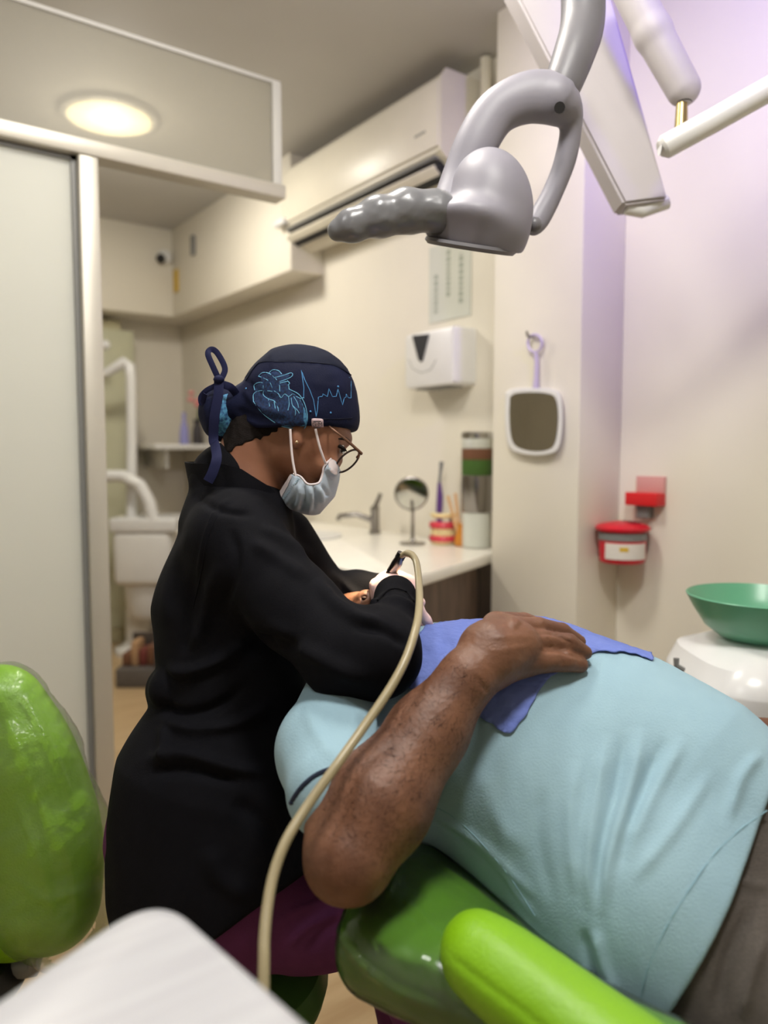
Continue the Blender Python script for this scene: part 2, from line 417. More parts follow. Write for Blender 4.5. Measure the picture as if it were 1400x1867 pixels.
class Surf:
    def __init__(s, V, Q): s.V, s.Q = V, Q; s.norm()
    def norm(s):
        V, Q = s.V, s.Q
        fn = np.cross(V[Q[:, 2]]-V[Q[:, 0]], V[Q[:, 3]]-V[Q[:, 1]])
        N = np.zeros_like(V)
        for i in range(4):
            for a in range(3): N[:, a] += np.bincount(Q[:, i], fn[:, a], len(V))
        s.N = N/(np.linalg.norm(N, axis=1)[:, None]+1e-12)
        s.PX = np.stack([V[:, 0]/V[:, 2]*F+CX, CY-V[:, 1]/V[:, 2]*F], 1)
        vd = V/np.linalg.norm(V, axis=1)[:, None]
        s.face = -(s.N*vd).sum(1)
        return s
    def folds(s, lst):                                 # lst: (pixel polyline, width px, height m)
        D = np.zeros(len(s.V))
        for pts, w, hgt in lst:
            p = np.array(cr(pts, 6)); lo = p.min(0)-3*w; hi = p.max(0)+3*w
            m = np.where((s.face > -.1) & (s.PX > lo).all(1) & (s.PX < hi).all(1))[0]
            if not len(m): continue
            q = s.PX[m]; best = np.full(len(m), 1e9); tt = np.zeros(len(m)); L = len(p)-1
            for i in range(L):
                a, b = p[i], p[i+1]; ab = b-a; t = np.clip(((q-a)@ab)/(ab@ab+1e-9), 0, 1)
                d = np.linalg.norm(q-a-t[:, None]*ab, axis=1); u = d < best
                best[u] = d[u]; tt[u] = (i+t[u])/L
            D[m] += hgt*np.exp(-(best/w)**2)*np.clip(np.sin(np.pi*np.clip(tt, .02, .98))*1.6, 0, 1)*np.clip(s.face[m]*4, 0, 1)
        s.V = s.V+s.N*D[:, None]
        return s.norm()
    def noise(s, amp, freq, seed=0):                   # soft cloth unevenness
        r = np.random.RandomState(seed); D = np.zeros(len(s.V))
        for i in range(9):
            k = r.normal(size=3)*freq*(1+.35*i); D += np.sin(s.V@k+r.uniform(0, 6.3)+1.6*np.sin(s.V@(r.normal(size=3)*freq*.6)))/(1+.4*i)
        s.V = s.V+s.N*(amp*D/3)[:, None]
        return s.norm()
    def depth(s, x, y, rad=6):
        m = (np.abs(s.PX[:, 0]-x) < rad) & (np.abs(s.PX[:, 1]-y) < rad) & (s.face > .02)
        if not m.any(): return s.depth(x, y, rad*2) if rad < 80 else float(np.median(s.V[:, 2]))
        z = s.V[m, 2]; z0 = z.min(); return float(np.median(z[z < z0+.02]))
    def path(s, pts, n=6, lift=0.0):                   # pixel path laid on the surface
        return [P(q[0], q[1], s.depth(q[0], q[1])-lift) for q in cr(pts, n)]
    def patch(s, poly, off, cond=None, relax=6):
        poly = np.array(poly, float); x, y = s.PX[:, 0], s.PX[:, 1]
        ins = np.zeros(len(x), bool); j = len(poly)-1
        for i in range(len(poly)):
            xi, yi = poly[i]; xj, yj = poly[j]
            c = ((yi > y) != (yj > y)) & (x < (xj-xi)*(y-yi)/(yj-yi+1e-12)+xi); ins ^= c; j = i
        if cond is not None: ins &= cond(s)
        Q = s.Q[ins[s.Q].all(1)]
        u, inv = np.unique(Q, return_inverse=True); Q = inv.reshape(-1, 4)
        V = s.V[u]+s.N[u]*off
        # smooth the cut edge
        E = np.concatenate([Q[:, [0, 1]], Q[:, [1, 2]], Q[:, [2, 3]], Q[:, [3, 0]]]); Es = np.sort(E, 1)
        ue, cn = np.unique(Es, axis=0, return_counts=True); be = ue[cn == 1]
        for _ in range(relax):
            S = np.zeros_like(V); n = np.zeros(len(V))
            for a, b in ((0, 1), (1, 0)):
                np.add.at(S, be[:, a], V[be[:, b]]); np.add.at(n, be[:, a], 1)
            m = n > 0; V[m] = .5*V[m]+.5*S[m]/n[m][:, None]
        return Surf(V, Q)
    def mesh(s, name, material, parent=None, thick=0.0, **kw):
        V = CW(s.V); Q = s.Q
        if thick:                                       # give a sheet its thickness
            n0 = len(V); V2 = CW(s.V-s.N*thick)
            E = np.concatenate([Q[:, [0, 1]], Q[:, [1, 2]], Q[:, [2, 3]], Q[:, [3, 0]]]); key = np.sort(E, 1)
            _, first, cn = np.unique(key, axis=0, return_index=True, return_counts=True); be = E[first[cn == 1]]
            V = np.concatenate([V, V2]); Q = np.concatenate([Q, Q[:, ::-1]+n0, np.stack([be[:, 1], be[:, 0], be[:, 0]+n0, be[:, 1]+n0], 1)])
        lo, hi = V.min(0), V.max(0); org = Vector(((lo[0]+hi[0])/2, (lo[1]+hi[1])/2, lo[2]))
        V = V-np.array(list(org)); Q = Q[:, ::-1]          # camera axes are left-handed: turn the faces outward
        me = bpy.data.meshes.new(name)
        me.vertices.add(len(V)); me.vertices.foreach_set('co', V.astype(np.float32).ravel())
        me.loops.add(Q.size); me.loops.foreach_set('vertex_index', Q.astype(np.int32).ravel())
        me.polygons.add(len(Q)); me.polygons.foreach_set('loop_start', np.arange(0, Q.size, 4, dtype=np.int32))
        me.polygons.foreach_set('use_smooth', np.ones(len(Q), bool))
        me.update(calc_edges=True)
        o = link_mesh(name, me, material, parent, org)
        return tag(o, **kw)
# ------------------------------------------------------------------ the room
WX = 1.98                                               # wall with the air conditioner
YF = 5.1                                                # far wall
YB, XL = -1.6, -1.9
bm = B(); box(bm, XL-.1, WX+.1, YB-.1, YF+.1, -.06, 0); obj('floor', bm, FLOORC, kind='structure')
bm = B(); box(bm, XL-.1, WX+.1, YB-.1, YF+.1, CEIL, CEIL+.06); obj('ceiling', bm, CEILC, kind='structure')
bm = B(); box(bm, WX, WX+.1, YB-.1, YF+.1, 0, CEIL); obj('wall_right', bm, WALLC, kind='structure')
bm = B(); box(bm, XL-.1, XL, YB-.1, YF+.1, 0, CEIL); obj('wall_left', bm, WALLC, kind='structure')
bm = B(); box(bm, XL, WX, YF, YF+.1, 0, CEIL); obj('wall_far', bm, WALLC, kind='structure')
bm = B(); box(bm, XL, WX, YB-.1, YB, 0, CEIL); obj('wall_back', bm, WALLC, kind='structure')
PXX = 1.785
pya, pyb = onX(1058, 700, PXX).y, onX(899, 700, PXX).y
bm = B(); box(bm, PXX, WX, pya, pyb, 0, CEIL, .004); obj('wall_pillar', bm, WALLC, kind='structure')
SX = 1.80; SY0 = onX(530, 450, SX).y; SZ = 2.09
bm = B(); box(bm, SX, WX, SY0, YF, SZ, CEIL, .003); obj('wall_soffit', bm, WALLC, kind='structure')
bm = B(); box(bm, XL, SX, 4.76, YF, SZ, CEIL, .003); obj('wall_beam', bm, WALLC, kind='structure')
bm = B(); box(bm, XL+.01, WX-.01, YF-.015, YF, 0, .09, .003); obj('baseboard_far', bm, WHITEP, kind='structure')

# glass partition: frosted pane, post, rail, header pane
PY = 2.2; TH = .045
xp1 = onY(149, 600, PY).x; xp2 = onY(184, 600, PY).x; xe = onY(515, 340, PY).x
zr = onY(0, 238, PY).z; zr1 = zr+.022; zr0 = zr-.02; zt = onY(515, 152, PY).z
part = empty('wall_partition', (xp1, PY, 0), kind='structure')
bm = B(); box(bm, XL, xp1-.012, PY+.012, PY+.03, .03, zr0-.005); obj('frosted_pane', bm, PANE, part, False)
bm = B(); box(bm, xp1-.014, xp1, PY+.004, PY+.04, .0, zr0); box(bm, XL, xp1, PY+.004, PY+.04, zr0-.012, zr0); obj('pane_gasket', bm, GREY, part, False)
bm = B(); box(bm, xp1, xp2, PY-.02, PY+TH, 0, zr0, .004); obj('post', bm, ALU, part)
bm = B(); box(bm, XL, xe, PY-.025, PY+TH, zr0, zr1, .004); obj('rail', bm, ALU, part)
bm = B(); box(bm, xp1-.02, xp2+.02, PY-.03, PY+TH+.02, 0, .05, .004); box(bm, XL, xp1, PY-.01, PY+TH, 0, .03, .003); obj('sill_rail', bm, ALU, part)
bm = B(); box(bm, XL, xe-.03, PY+.008, PY+.02, zr1, zt); obj('header_pane', bm, HEADG, part, False)
bm = B(); box(bm, xe-.03, xe, PY, PY+.028, zr1, zt, .004); box(bm, XL, xe, PY+.004, PY+.024, zt-.006, zt+.006, .002); obj('header_frame', bm, CEILC, part)

# ceiling lamps (round LED panels); the one near the stool is an added fill
for i, (p, e, c) in enumerate(ROOM_LAMPS):
    far = p[1] > 3
    t = empty('ceiling_lamp', (p[0], p[1], CEIL-.025), ('round glowing ceiling lamp seen through the glass header of the partition' if far else
        ['round ceiling lamp behind the camera above the instrument tray', 'round ceiling lamp above the patient beside the lamp arms', 'added unseen round fill lamp near the plastic-wrapped stool'][i]), 'ceiling lamp')
    bm = B(); lathe(bm, (p[0], p[1], CEIL-.022), [(.17, 0), (.19, .004), (.195, .022), (.15, .022)], seg=40); obj('lamp_rim', bm, WHITEP, t)
    bm = B(); lathe(bm, (p[0], p[1], CEIL-.025), [(.168, 0), (.168, .004)], seg=40); obj('diffuser', bm, LEDM, t)

# ------------------------------------------------------------------ air conditioner
AX = WX-.2
ay0 = onX(806, 150, AX).y; ay1 = onX(514, 330, AX).y
az1 = onX(806, 122, AX).z; az0 = onX(806, 300, AX).z - .045
t = empty('air_conditioner', (WX-.1, (ay0+ay1)/2, az0), 'long cream wall air conditioner with a dark open louvre slot', 'air conditioner')
def acsec(y, x0, pts): return [(x0+px_, y, z) for px_, z in pts]
H = az1-az0
prof = [(0.2, az0+.02), (.13, az0), (.075, az0+.02), (0.045, az0+.06), (.02, az0+.085), (0, az0+.1), (0, az1-.03), (.02, az1-.006), (.04, az1), (.2, az1)]
bm = B(); loft(bm, [acsec(y, AX, prof) for y in (ay0+.012, ay1)])
obj('casing', bm, ACW, t)
bm = B(); loft(bm, [[(AX+.2, y, az0+.02), (AX+.1, y, az0-.004), (AX+.03, y, az0+.07), (AX-.005, y, az0+.1), (AX-.006, y, az1-.03), (AX+.018, y, az1+.003), (AX+.2, y, az1+.003)] for y in (ay0, ay0+.012)]); obj('end_cover', bm, ACW, t)
bm = B(); obx(bm, (AX-.012, ay0+.01, az0+.112), (.012, 0, 0), (0, ay1-ay0-.02, 0), (0, 0, H-.15), .006); obj('front_panel', bm, ACW, t)
bm = B(); obx(bm, (AX+.008, ay0+.03, az0+.045), (.05, 0, -.032), (0, ay1-ay0-.06, 0), (.012, 0, .03), .0); obj('outlet_slot', bm, ACD, t, False)
bm = B(); obx(bm, (AX-.003, ay0+.04, az0+.052), (.028, 0, -.026), (0, ay1-ay0-.08, 0), (.002, 0, .006), .001); obj('louvre', bm, ACW, t)
bm = B(); obx(bm, (AX-.004, ay0+.035, az0+.078), (.02, 0, -.004), (0, ay1-ay0-.07, 0), (.002, 0, .01), .001); obj('louvre', bm, GREY, t)
bm = B(); obx(bm, (AX-.03, ay1-.06, az0+.105), (.05, 0, 0), (0, .1, 0), (0, 0, .028), .006); obj('end_flap', bm, WHITEG, t)
q = onX(765, 245, AX-.014)
bm = B()
for k in range(5): box(bm, AX-.0135, AX-.0118, q.y-.03+k*.013, q.y-.022+k*.013, q.z-.004, q.z+.004)
obj('badge', bm, GREY, t, False)
bm = B(); tube(bm, [(AX+.16, ay0-.004, az0+.2), (AX+.16, ay0-.03, az0+.2), (AX+.16, ay0-.05, az0+.3), (AX+.16, ay0-.05, CEIL-.01)], .02, 12); obj('pipe', bm, ACW, t)

# ------------------------------------------------------------------ paper notice, towel dispenser
a = onX(782, 520, WX-.004); b = onX(858, 520, WX-.004)
zt1 = onX(820, 440, WX).z; zt0 = onX(820, 583, WX).z
t = empty('wall_notice', (WX-.003, (a.y+b.y)/2, zt0), 'pale paper notice with three sideways lines of faded print above the towel dispenser', 'notice')
bm = B(); box(bm, WX-.004, WX-.0005, b.y, a.y, zt0, zt1); obj('sheet', bm, SHEETP, t, False)
bm = B(); w_ = (a.y-b.y)
for c_, (z0, z1) in enumerate([(.12, .62), (.3, .9), (.18, .8)]):
    yy = a.y-w_*(.16+.3*c_)
    zz = z0
    while zz < z1:
        l = random.uniform(.03, .07)
        box(bm, WX-.0046, WX-.004, yy-.016, yy+.006, zt0+(zt1-zt0)*zz, zt0+(zt1-zt0)*min(zz+l, z1)); zz += l+.02
obj('faded_print', bm, PRINTG, t, False, kind='stuff')
DX = WX-.11
a = onX(737, 650, DX); b = onX(828, 650, DX); z1 = onX(828, 592, DX).z; z0 = onX(800, 703, DX).z
t = empty('towel_dispenser', (WX-.055, (a.y+b.y)/2, z0), 'white wall paper towel dispenser with a dark wedge window', 'towel dispenser')
def rr(y0, y1, za, zb, r=.018, n=4):
    out = []
    for cy, cz, s0 in ((y1-r, zb-r, 0), (y0+r, zb-r, 90), (y0+r, za+r, 180), (y1-r, za+r, 270)):
        for k in range(n+1):
            an = math.radians(s0+90*k/n); out.append((cy+r*math.cos(an), cz+r*math.sin(an)))
    return out
bm = B(); loft(bm, [[(x, y, z) for y, z in rr(b.y+i, a.y-i, z0+i, z1-i)] for x, i in ((WX-.001, 0), (WX-.09, .0), (DX+.004, .004), (DX, .012))]); obj('case', bm, WHITEP, t)
bm = B(); pq = [onX(*p, DX-.003) for p in ((751, 612), (782, 609), (776, 634), (770, 658), (766, 660), (762, 655), (756, 632))]
loft(bm, [[(p.x, p.y, p.z) for p in pq], [(p.x+.002, p.y, p.z) for p in pq]]); obj('window', bm, ACD, t, False)
bm = B(); tube(bm, [onX(px, py, DX-.0005) for px, py in ((745, 655), (752, 672), (768, 680), (785, 674), (795, 656))], .0012, 6); obj('moulded_line', bm, GREY, t)
bm = B(); pq = onX(805, 706, WX-.06); box(bm, WX-.09, WX-.02, b.y+.05, a.y-.05, z0-.006, z0+.004, .002); obj('outlet', bm, GREY, t)

# ------------------------------------------------------------------ vanity counter with basin
CZ = .875
cn = onZ(738, 1058, CZ); cb = onZ(893, 1011, CZ); xfr = cn.x; yend = cn.y
sl = (cb.y-cn.y)/(cb.x-cn.x); LC = 1.7                   # the end of the counter runs at a slant to the pillar
def cpoly(i, z, r=0.0):                                  # counter outline inset by i
    q = [(WX-.003, yend+sl*(WX-xfr)+i), (xfr+i, yend+i*1.3), (xfr+i, yend+LC), (WX-.003, yend+LC)]
    if r:
        a = Vector(q[1]); b = a+(Vector(q[0])-a).normalized()*r; c = a+Vector((0, r))
        q = [q[0]]+[tuple((1-s)**2*b+2*s*(1-s)*a+s*s*c) for s in (0, .25, .5, .75, 1)]+q[2:]
    return [(x, y, z) for x, y in q]
t = empty('vanity_cabinet', ((xfr+WX)/2, yend+.7, 0), 'brown wood-grain cabinet under the white washbasin counter', 'cabinet')
bm = B(); loft(bm, [cpoly(.035, .08), cpoly(.035, CZ-.036)]); obj('carcass', bm, WOOD, t)
bm = B(); loft(bm, [cpoly(.07, 0), cpoly(.07, .08)]); obj('plinth', bm, WOODD, t, False)
for k in range(3):
    d_ = B(); y0 = yend+.06+k*.53; box(d_, xfr+.014, xfr+.035, y0, y0+.51, .1, CZ-.12, .003); dd = obj('door', d_, WOOD, t)
    h_ = B(); tube(h_, [(xfr+.014, y0+.45, .5), (xfr-.011, y0+.45, .5), (xfr-.011, y0+.45, .62), (xfr+.014, y0+.45, .62)], .005, 8); obj('handle', h_, CHROME, dd)
bm = B(); box(bm, xfr+.016, xfr+.035, yend+.06, yend+1.64, CZ-.1, CZ-.038, .002); obj('drawer_rail', bm, WOODD, t)
bm = B(); tube(bm, [(PXX-.012, yend+sl*(PXX-xfr)+.036, .09), (PXX-.012, yend+sl*(PXX-xfr)+.036, CZ-.04)], .012, 8); obj('dark_end_strip', bm, WOODD, t)
bm = B(); loft(bm, [cpoly(.006, CZ-.035, .03), cpoly(0, CZ-.03, .03), cpoly(0, CZ-.006, .03), cpoly(.006, CZ, .03)])
wt = obj('worktop', bm, COUNT, label='white glossy washbasin counter with rounded corner', cat='counter')
fc = onZ(702, 972, CZ); fc.x = min(fc.x, WX-.1); by = fc.y; bx = xfr+.3
bm = B(); lathe(bm, (bx, by+.12, CZ+.001), [(.2, 0), (.2, .006), (.18, .007), (.15, .003), (.03, .002)], seg=36); obj('basin_rim', bm, WHITEG, wt)
# faucet
fx, fy = fc.x, fc.y
CZF = CZ+.001
t = empty('faucet', (fx, fy, CZF), 'grey chrome basin faucet with a long lever on the white counter', 'faucet')
bm = B(); lathe(bm, (fx, fy, CZF), [(.026, 0), (.026, .012), (.02, .016), (.019, .1), (.021, .105), (.018, .118)], seg=20); obj('body', bm, STEEL, t)
bm = B(); tube(bm, [(fx, fy, CZ+.055), (fx-.07, fy+.04, CZ+.085), (fx-.13, fy+.08, CZ+.078), (fx-.135, fy+.083, CZ+.06)], [.013, .012, .011, .011], 12); obj('spout', bm, STEEL, t)
bm = B(); tube(bm, [(fx, fy, CZ+.112), (fx+.012, fy-.01, CZ+.15), (fx+.02, fy-.015, CZ+.175)], [.012, .009, .008], 10); obj('lever', bm, STEEL, t)
# small things on the counter
def onc(px, py):
    q = onZ(px, py, CZ); k = min(1, (WX-.07)/q.x); q = CAM+(q-CAM)*k; q.z = CZ; return q
def lathe_thing(name, px, py, label, cat, parts):
    p = onc(px, py); t = empty(name, (p.x, p.y, CZ), label, cat)
    for nm, prof, m in parts:
        bm = B(); lathe(bm, (p.x, p.y, CZ+.0005), prof, seg=24); obj(nm, bm, m, t)
    return t, p
k = (onc(750, 985)-CAM).dot(FWD)/F                      # metres per pixel there
t, p = lathe_thing('table_mirror', 752, 992, 'round dressing mirror on a slim grey stand by the faucet', 'mirror', [('base', [(.05, 0), (.05, .006), (.012, .012), (.007, .02), (.006, .12), (.01, .125)], STEEL)])
c_ = P(750, 900, (p-CAM).dot(FWD)); nrm = (CAM-c_).normalized(); nrm.z = -.1
bm = B(); lathe(bm, c_-nrm.normalized()*.006, [(.048, 0), (.063, .002), (.066, .008), (.062, .012), (.058, .0125)], axis=nrm, seg=36); obj('rim', bm, STEEL, t)
bm = B(); lathe(bm, c_+nrm.normalized()*.004, [(.0575, 0), (.0575, .003)], axis=nrm, seg=36); obj('glass', bm, MIRR, t)
bm = B(); tube(bm, [p+Vector((0, 0, .12)), c_-nrm.normalized()*.008], .006, 8); obj('stem', bm, STEEL, t)
# teeth model: two gum arches with teeth
p = onc(808, 992); u = Vector((RGT.x, RGT.y, 0)).normalized(); v = Vector((FWD.x, FWD.y, 0)).normalized()
t = empty('teeth_model', p, 'large red and cream dental teeth model open on the white counter', 'teeth model')
for zb, zt_, nm in ((0.0, .028, 'lower_jaw'), (.075, .103, 'upper_jaw')):
    zg = zb+.012 if nm == 'lower_jaw' else zb-.012
    def arch(z, r0): return [p+u*math.cos(an)*.042*r0-v*math.sin(an)*.05*r0+Vector((0, 0, z)) for an in np.linspace(0, math.pi, 13)]
    bm = B(); tube(bm, arch(zg+.012 if nm == 'lower_jaw' else zg+.012, 1), .0145, 8); g_ = obj(nm, bm, GUM, t)
    bm = B(); tube(bm, arch(.0115 if nm == 'lower_jaw' else .112, 1), .009, 8, 1.2); obj('plaster', bm, TOOTH, g_)
    for i, an in enumerate(np.linspace(.15, math.pi-.15, 9)):
        q = p+u*math.cos(an)*.042-v*math.sin(an)*.052+Vector((0, 0, zg+.03 if nm == 'lower_jaw' else zg-.004))
        bm = B(); ball(bm, q, .0085, 2, (.9, .9, 1.35)); obj('tooth', bm, TOOTH, g_)
bm = B(); tube(bm, [p+v*.03+u*.03+Vector((0, 0, .02)), p+v*.045+u*.03+Vector((0, 0, .05)), p+v*.03+u*.03+Vector((0, 0, .1))], .006, 8); obj('hinge', bm, STEEL, t)
# amber jar with wooden sticks
t, p = lathe_thing('amber_jar', 841, 996, 'amber glass jar holding wooden spatulas beside the teeth model', 'jar', [('body', [(.02, 0), (.026, .004), (.028, .02), (.02, .05), (.014, .075), (.016, .085), (.013, .085)], AMBER)])
for i, (dx, dy) in enumerate(((-.05, -.01), (-.022, .014), (.014, -.01), (.034, .012))):
    bm = B(); tube(bm, [p+u*dx*.18+Vector((0, 0, .03)), p+u*dx*1.05+v*dy+Vector((0, 0, .19+.008*i))], .006, 8, .35, hint=v)
    o = obj('wooden_spatula', bm, STICKW, label=['leftmost wooden spatula leaning left out of the amber jar', 'second wooden spatula from the left in the amber jar', 'third wooden spatula, nearly upright in the amber jar', 'rightmost wooden spatula leaning right out of the amber jar'][i], cat='spatula', group='wooden spatulas in the amber jar')
# purple toothbrush in a clear cup behind the teeth
pc = onc(800, 960)
t = empty('toothbrush', pc, 'purple giant toothbrush standing upright behind the teeth model', 'toothbrush')
kk = (pc-CAM).dot(FWD)
bm = B(); tube(bm, [pc+Vector((0, 0, .0)), P(801, 930, kk), P(802, 905, kk), P(801, 880, kk)], [.008, .013, .013, .007], 10, .7); obj('handle', bm, PURPLE, t)
bm = B(); tube(bm, [P(801, 882, kk), P(803, 862, kk), P(805, 842, kk)], [.006, .006, .009], 10, .6); obj('head', bm, GREY, t)
# canister with plants and silver lid
p = onc(868, 985); p.z += .001
kk = (p-CAM).dot(FWD)
def zpx(py): return P(868, py, kk).z
t = empty('storage_jar', p, 'clear stacked jar with green filling and silver lids beside the pillar', 'jar')
r_ = 28*kk/F
bm = B(); lathe(bm, p, [(r_*.8, 0), (r_*.9, .004), (r_*.9, zpx(935)-CZ), (r_*.85, zpx(930)-CZ)], seg=28); obj('lower_jar', bm, SHEETP, t)
bm = B(); lathe(bm, Vector((p.x, p.y, zpx(933))), [(r_*.95, 0), (r_, .004), (r_, zpx(862)-zpx(933)-.01), (r_*.9, zpx(862)-zpx(933)-.004)], seg=28); obj('middle_lid', bm, STEEL, t)
for nm, y0, y1, m in (('green_filling', 866, 838, LEAFG), ('brown_filling', 838, 818, BROWN), ('clear_top', 818, 800, SHEETP)):
    bm = B(); lathe(bm, Vector((p.x, p.y, zpx(y0))), [(r_*.96, 0), (r_*.98, .002), (r_*.98, zpx(y1)-zpx(y0))], seg=28); obj(nm, bm, m, t)
bm = B(); lathe(bm, Vector((p.x, p.y, zpx(800))), [(r_, 0), (r_*1.02, .003), (r_*1.02, zpx(790)-zpx(800)), (r_*.9, zpx(788)-zpx(800))], seg=28); obj('lid', bm, CHROME, t)
bm = B(); tube(bm, [p+u*.012+v*-.026+Vector((0, 0, .04)), p+u*.02-v*.026+Vector((0, 0, .07))], .006, 8); obj('leaf_spray', bm, LEAFG, t)

# ------------------------------------------------------------------ hand mirror on pillar
MX = PXX-.012
t = empty('hand_mirror', onX(972, 832, MX), 'white framed hand mirror hanging by its handle on the pillar', 'mirror')
def mrect(x, ins, lift=0): 
    q = [(921+ins, 716+ins), (934+ins*.8, 709+ins), (970, 707+ins), (1008-ins*.8, 710+ins), (1022-ins, 720+ins), (1026-ins, 760), (1022-ins, 808-ins), (1010-ins*.8, 826-ins), (975, 831-ins), (938+ins*.8, 824-ins), (924+ins, 808-ins), (920+ins, 760)]
    return [tuple(onX(px, py, x)) for px, py in [tuple(z) for z in cr(q+[q[0]], 4)[:-1]]]
bm = B(); loft(bm, [mrect(PXX-.001, 2), mrect(MX, 0), mrect(MX-.01, 1), mrect(MX-.012, 5), mrect(MX-.009, 9)]); obj('frame', bm, WHITEP, t)
bm = B(); loft(bm, [mrect(MX-.009, 8), mrect(MX-.0115, 8.5)]); obj('glass', bm, MIRR, t, False)
bm = B(); tube(bm, [onX(px, py, MX-.002) for px, py in ((976, 710), (977, 690), (978, 660), (976, 640))], [.012, .009, .008, .008], 10, .6, hint=(1, 0, 0)); obj('handle', bm, CLEARP, t)
bm = B(); tube(bm, [onX(975+13*math.cos(an), 626+16*math.sin(an), MX-.002) for an in np.linspace(0, 2*math.pi, 16)[:-1]], .0045, 8, closed=True); obj('loop', bm, CLEARP, t)
bm = B(); q = onX(974, 614, PXX); tube(bm, [q, q+Vector((-.03, 0, 0)), q+Vector((-.034, 0, .014))], .004, 8); o = obj('wall_hook', bm, STEEL, label='small grey hook on the pillar carrying the hand mirror', cat='hook')

# ------------------------------------------------------------------ sharps container + tray on the right wall
q = onX(1132, 1025, WX-.09); d_ = (q-CAM).dot(FWD); r_ = 40*d_/F
base = Vector((WX-.004-r_*1.25, q.y, q.z))
t = empty('sharps_container', base, 'round red sharps container with white label in a wall bracket', 'container')
hh = (1025-968)*d_/F
bm = B(); lathe(bm, base, [(r_*.9, 0), (r_, .004), (r_*1.05, hh*.75), (r_*1.02, hh)], seg=32); obj('tub', bm, RED, t)
bm = B(); lathe(bm, base+Vector((0, 0, hh)), [(r_*1.0, -.002), (r_*1.2, .004), (r_*1.22, .012), (r_*1.05, .02), (r_*.8, .024), (r_*.3, .03)], seg=32); ld = obj('lid', bm, RED, t)
bm = B(); lathe(bm, base+Vector((.01, -.01, hh+.022)), [(r_*.55, 0), (r_*.58, .004), (r_*.3, .008)], seg=24); obj('drop_opening', bm, mat('dark_red', (110, 14, 30), .4), ld)
vc = (CAM-base); a0 = math.atan2(vc.y, vc.x)
def arcband(r0, r1, z0, z1, a_, b_, n=10):
    bm = B(); rings = []
    for k in range(n+1):
        an = a_+(b_-a_)*k/n; c, s = math.cos(an), math.sin(an)
        rings.append([base+Vector((c*r0, s*r0, z0)), base+Vector((c*r1, s*r1, z0)), base+Vector((c*r1, s*r1, z1)), base+Vector((c*r0, s*r0, z1))])
    return loft(bm, rings)
obj('label', arcband(r_*1.0, r_*1.075, hh*.16, hh*.66, a0-.75, a0+1.15), LABELW, t)
obj('label_mark', arcband(r_*1.07, r_*1.085, hh*.42, hh*.56, a0-.1, a0+.25), YEL, t)
obj('grey_neck', arcband(r_*.98, r_*1.09, hh*.74, hh*.97, a0-1.3, a0+1.3), GREY, t)
bm = B(); box(bm, base.x, WX-.001, base.y-.03, base.y+.03, base.z+hh*.3, base.z+hh*.8, .003); obj('bracket', bm, GREY, t)
a = onX(1146, 920, WX-.03); b = onX(1203, 920, WX-.03)
t = empty('wall_tray', (WX-.02, (a.y+b.y)/2, a.z), 'small red box with faded pink card on the wall above the sharps container', 'wall box')
z1 = onX(1170, 898, WX-.03).z
bm = B(); box(bm, WX-.05, WX-.001, b.y, a.y, a.z, z1, .003); obj('box', bm, REDT, t)
bm = B(); box(bm, WX-.012, WX-.001, b.y, a.y-.012, z1-.002, onX(1170, 868, WX-.01).z, .001); obj('card', bm, mat('pink_card', (206, 150, 146), .6), t)
bm = B(); box(bm, WX-.03, WX-.001, b.y+.04, b.y+.08, onX(1170, 945, WX-.03).z, a.z+.002, .002); obj('bracket', bm, GREY, t)

# ------------------------------------------------------------------ cuspidor unit
dd = 1.55
bc = P(1385, 1165, dd); RB = 128*dd/F
t = empty('cuspidor_bowl', bc, 'translucent green spittoon bowl on the white dental unit', 'bowl')
HB = (1165-1085)*dd/F
pr = [(.045, 0), (RB*.55, .006), (RB*.74, HB*.3), (RB*.9, HB*.7), (RB, HB), (RB*.985, HB+.002), (RB*.87, HB*.7), (RB*.7, HB*.34), (RB*.5, .016), (.01, .012)]
bm = B(); lathe(bm, bc, pr, seg=48); obj('bowl', bm, GREENB, t)
bm = B(); lathe(bm, bc+Vector((0, 0, .013)), [(.025, 0), (.02, .006), (.004, .007)], seg=20); obj('drain', bm, CHROME, t)
ub = P(1400, 1330, dd)
t = empty('dental_unit', (bc.x, bc.y, 0), 'white dental water unit under the green spittoon bowl', 'dental unit')
pt = bc.z-.002
rx = (1400-1232)*dd/F
bm = B(); u2 = RGT; v2 = Vector((FWD.x, FWD.y, 0)).normalized()
def sup(rx_, ry_, z, cx=0): 
    return [bc+u2*(cx+rx_*np.sign(math.cos(a))*abs(math.cos(a))**.6)+v2*(ry_*np.sign(math.sin(a))*abs(math.sin(a))**.6)+Vector((0, 0, z)) for a in np.linspace(0, 2*math.pi, 33)[:-1]]
loft(bm, [sup(rx*.9, .16, -.155, .03), sup(rx*.96, .18, -.15, .03), sup(rx, .19, -.075, .03), sup(rx*.98, .19, -.07, .03), sup(rx*.9, .17, -.03, .03), sup(rx*.6, .11, -.004, .03), sup(.07, .07, 0)])
obj('top_cover', bm, WHITEG, t)
bm = B(); loft(bm, [sup(rx*.75, .14, -.5, .03), sup(rx*.78, .145, -.155, .03)]); obj('housing', bm, WHITEP, t)
bm = B(); loft(bm, [sup(rx*.65, .13, -bc.z, .03), sup(rx*.7, .135, -.5, .03)]); obj('foot', bm, GREY, t)
bm = B(); tube(bm, [P(1233, 1200, dd-.02), P(1233, 1214, dd-.02), P(1246, 1222, dd-.02)], .006, 8); obj('valve_knob', bm, GREY, t)

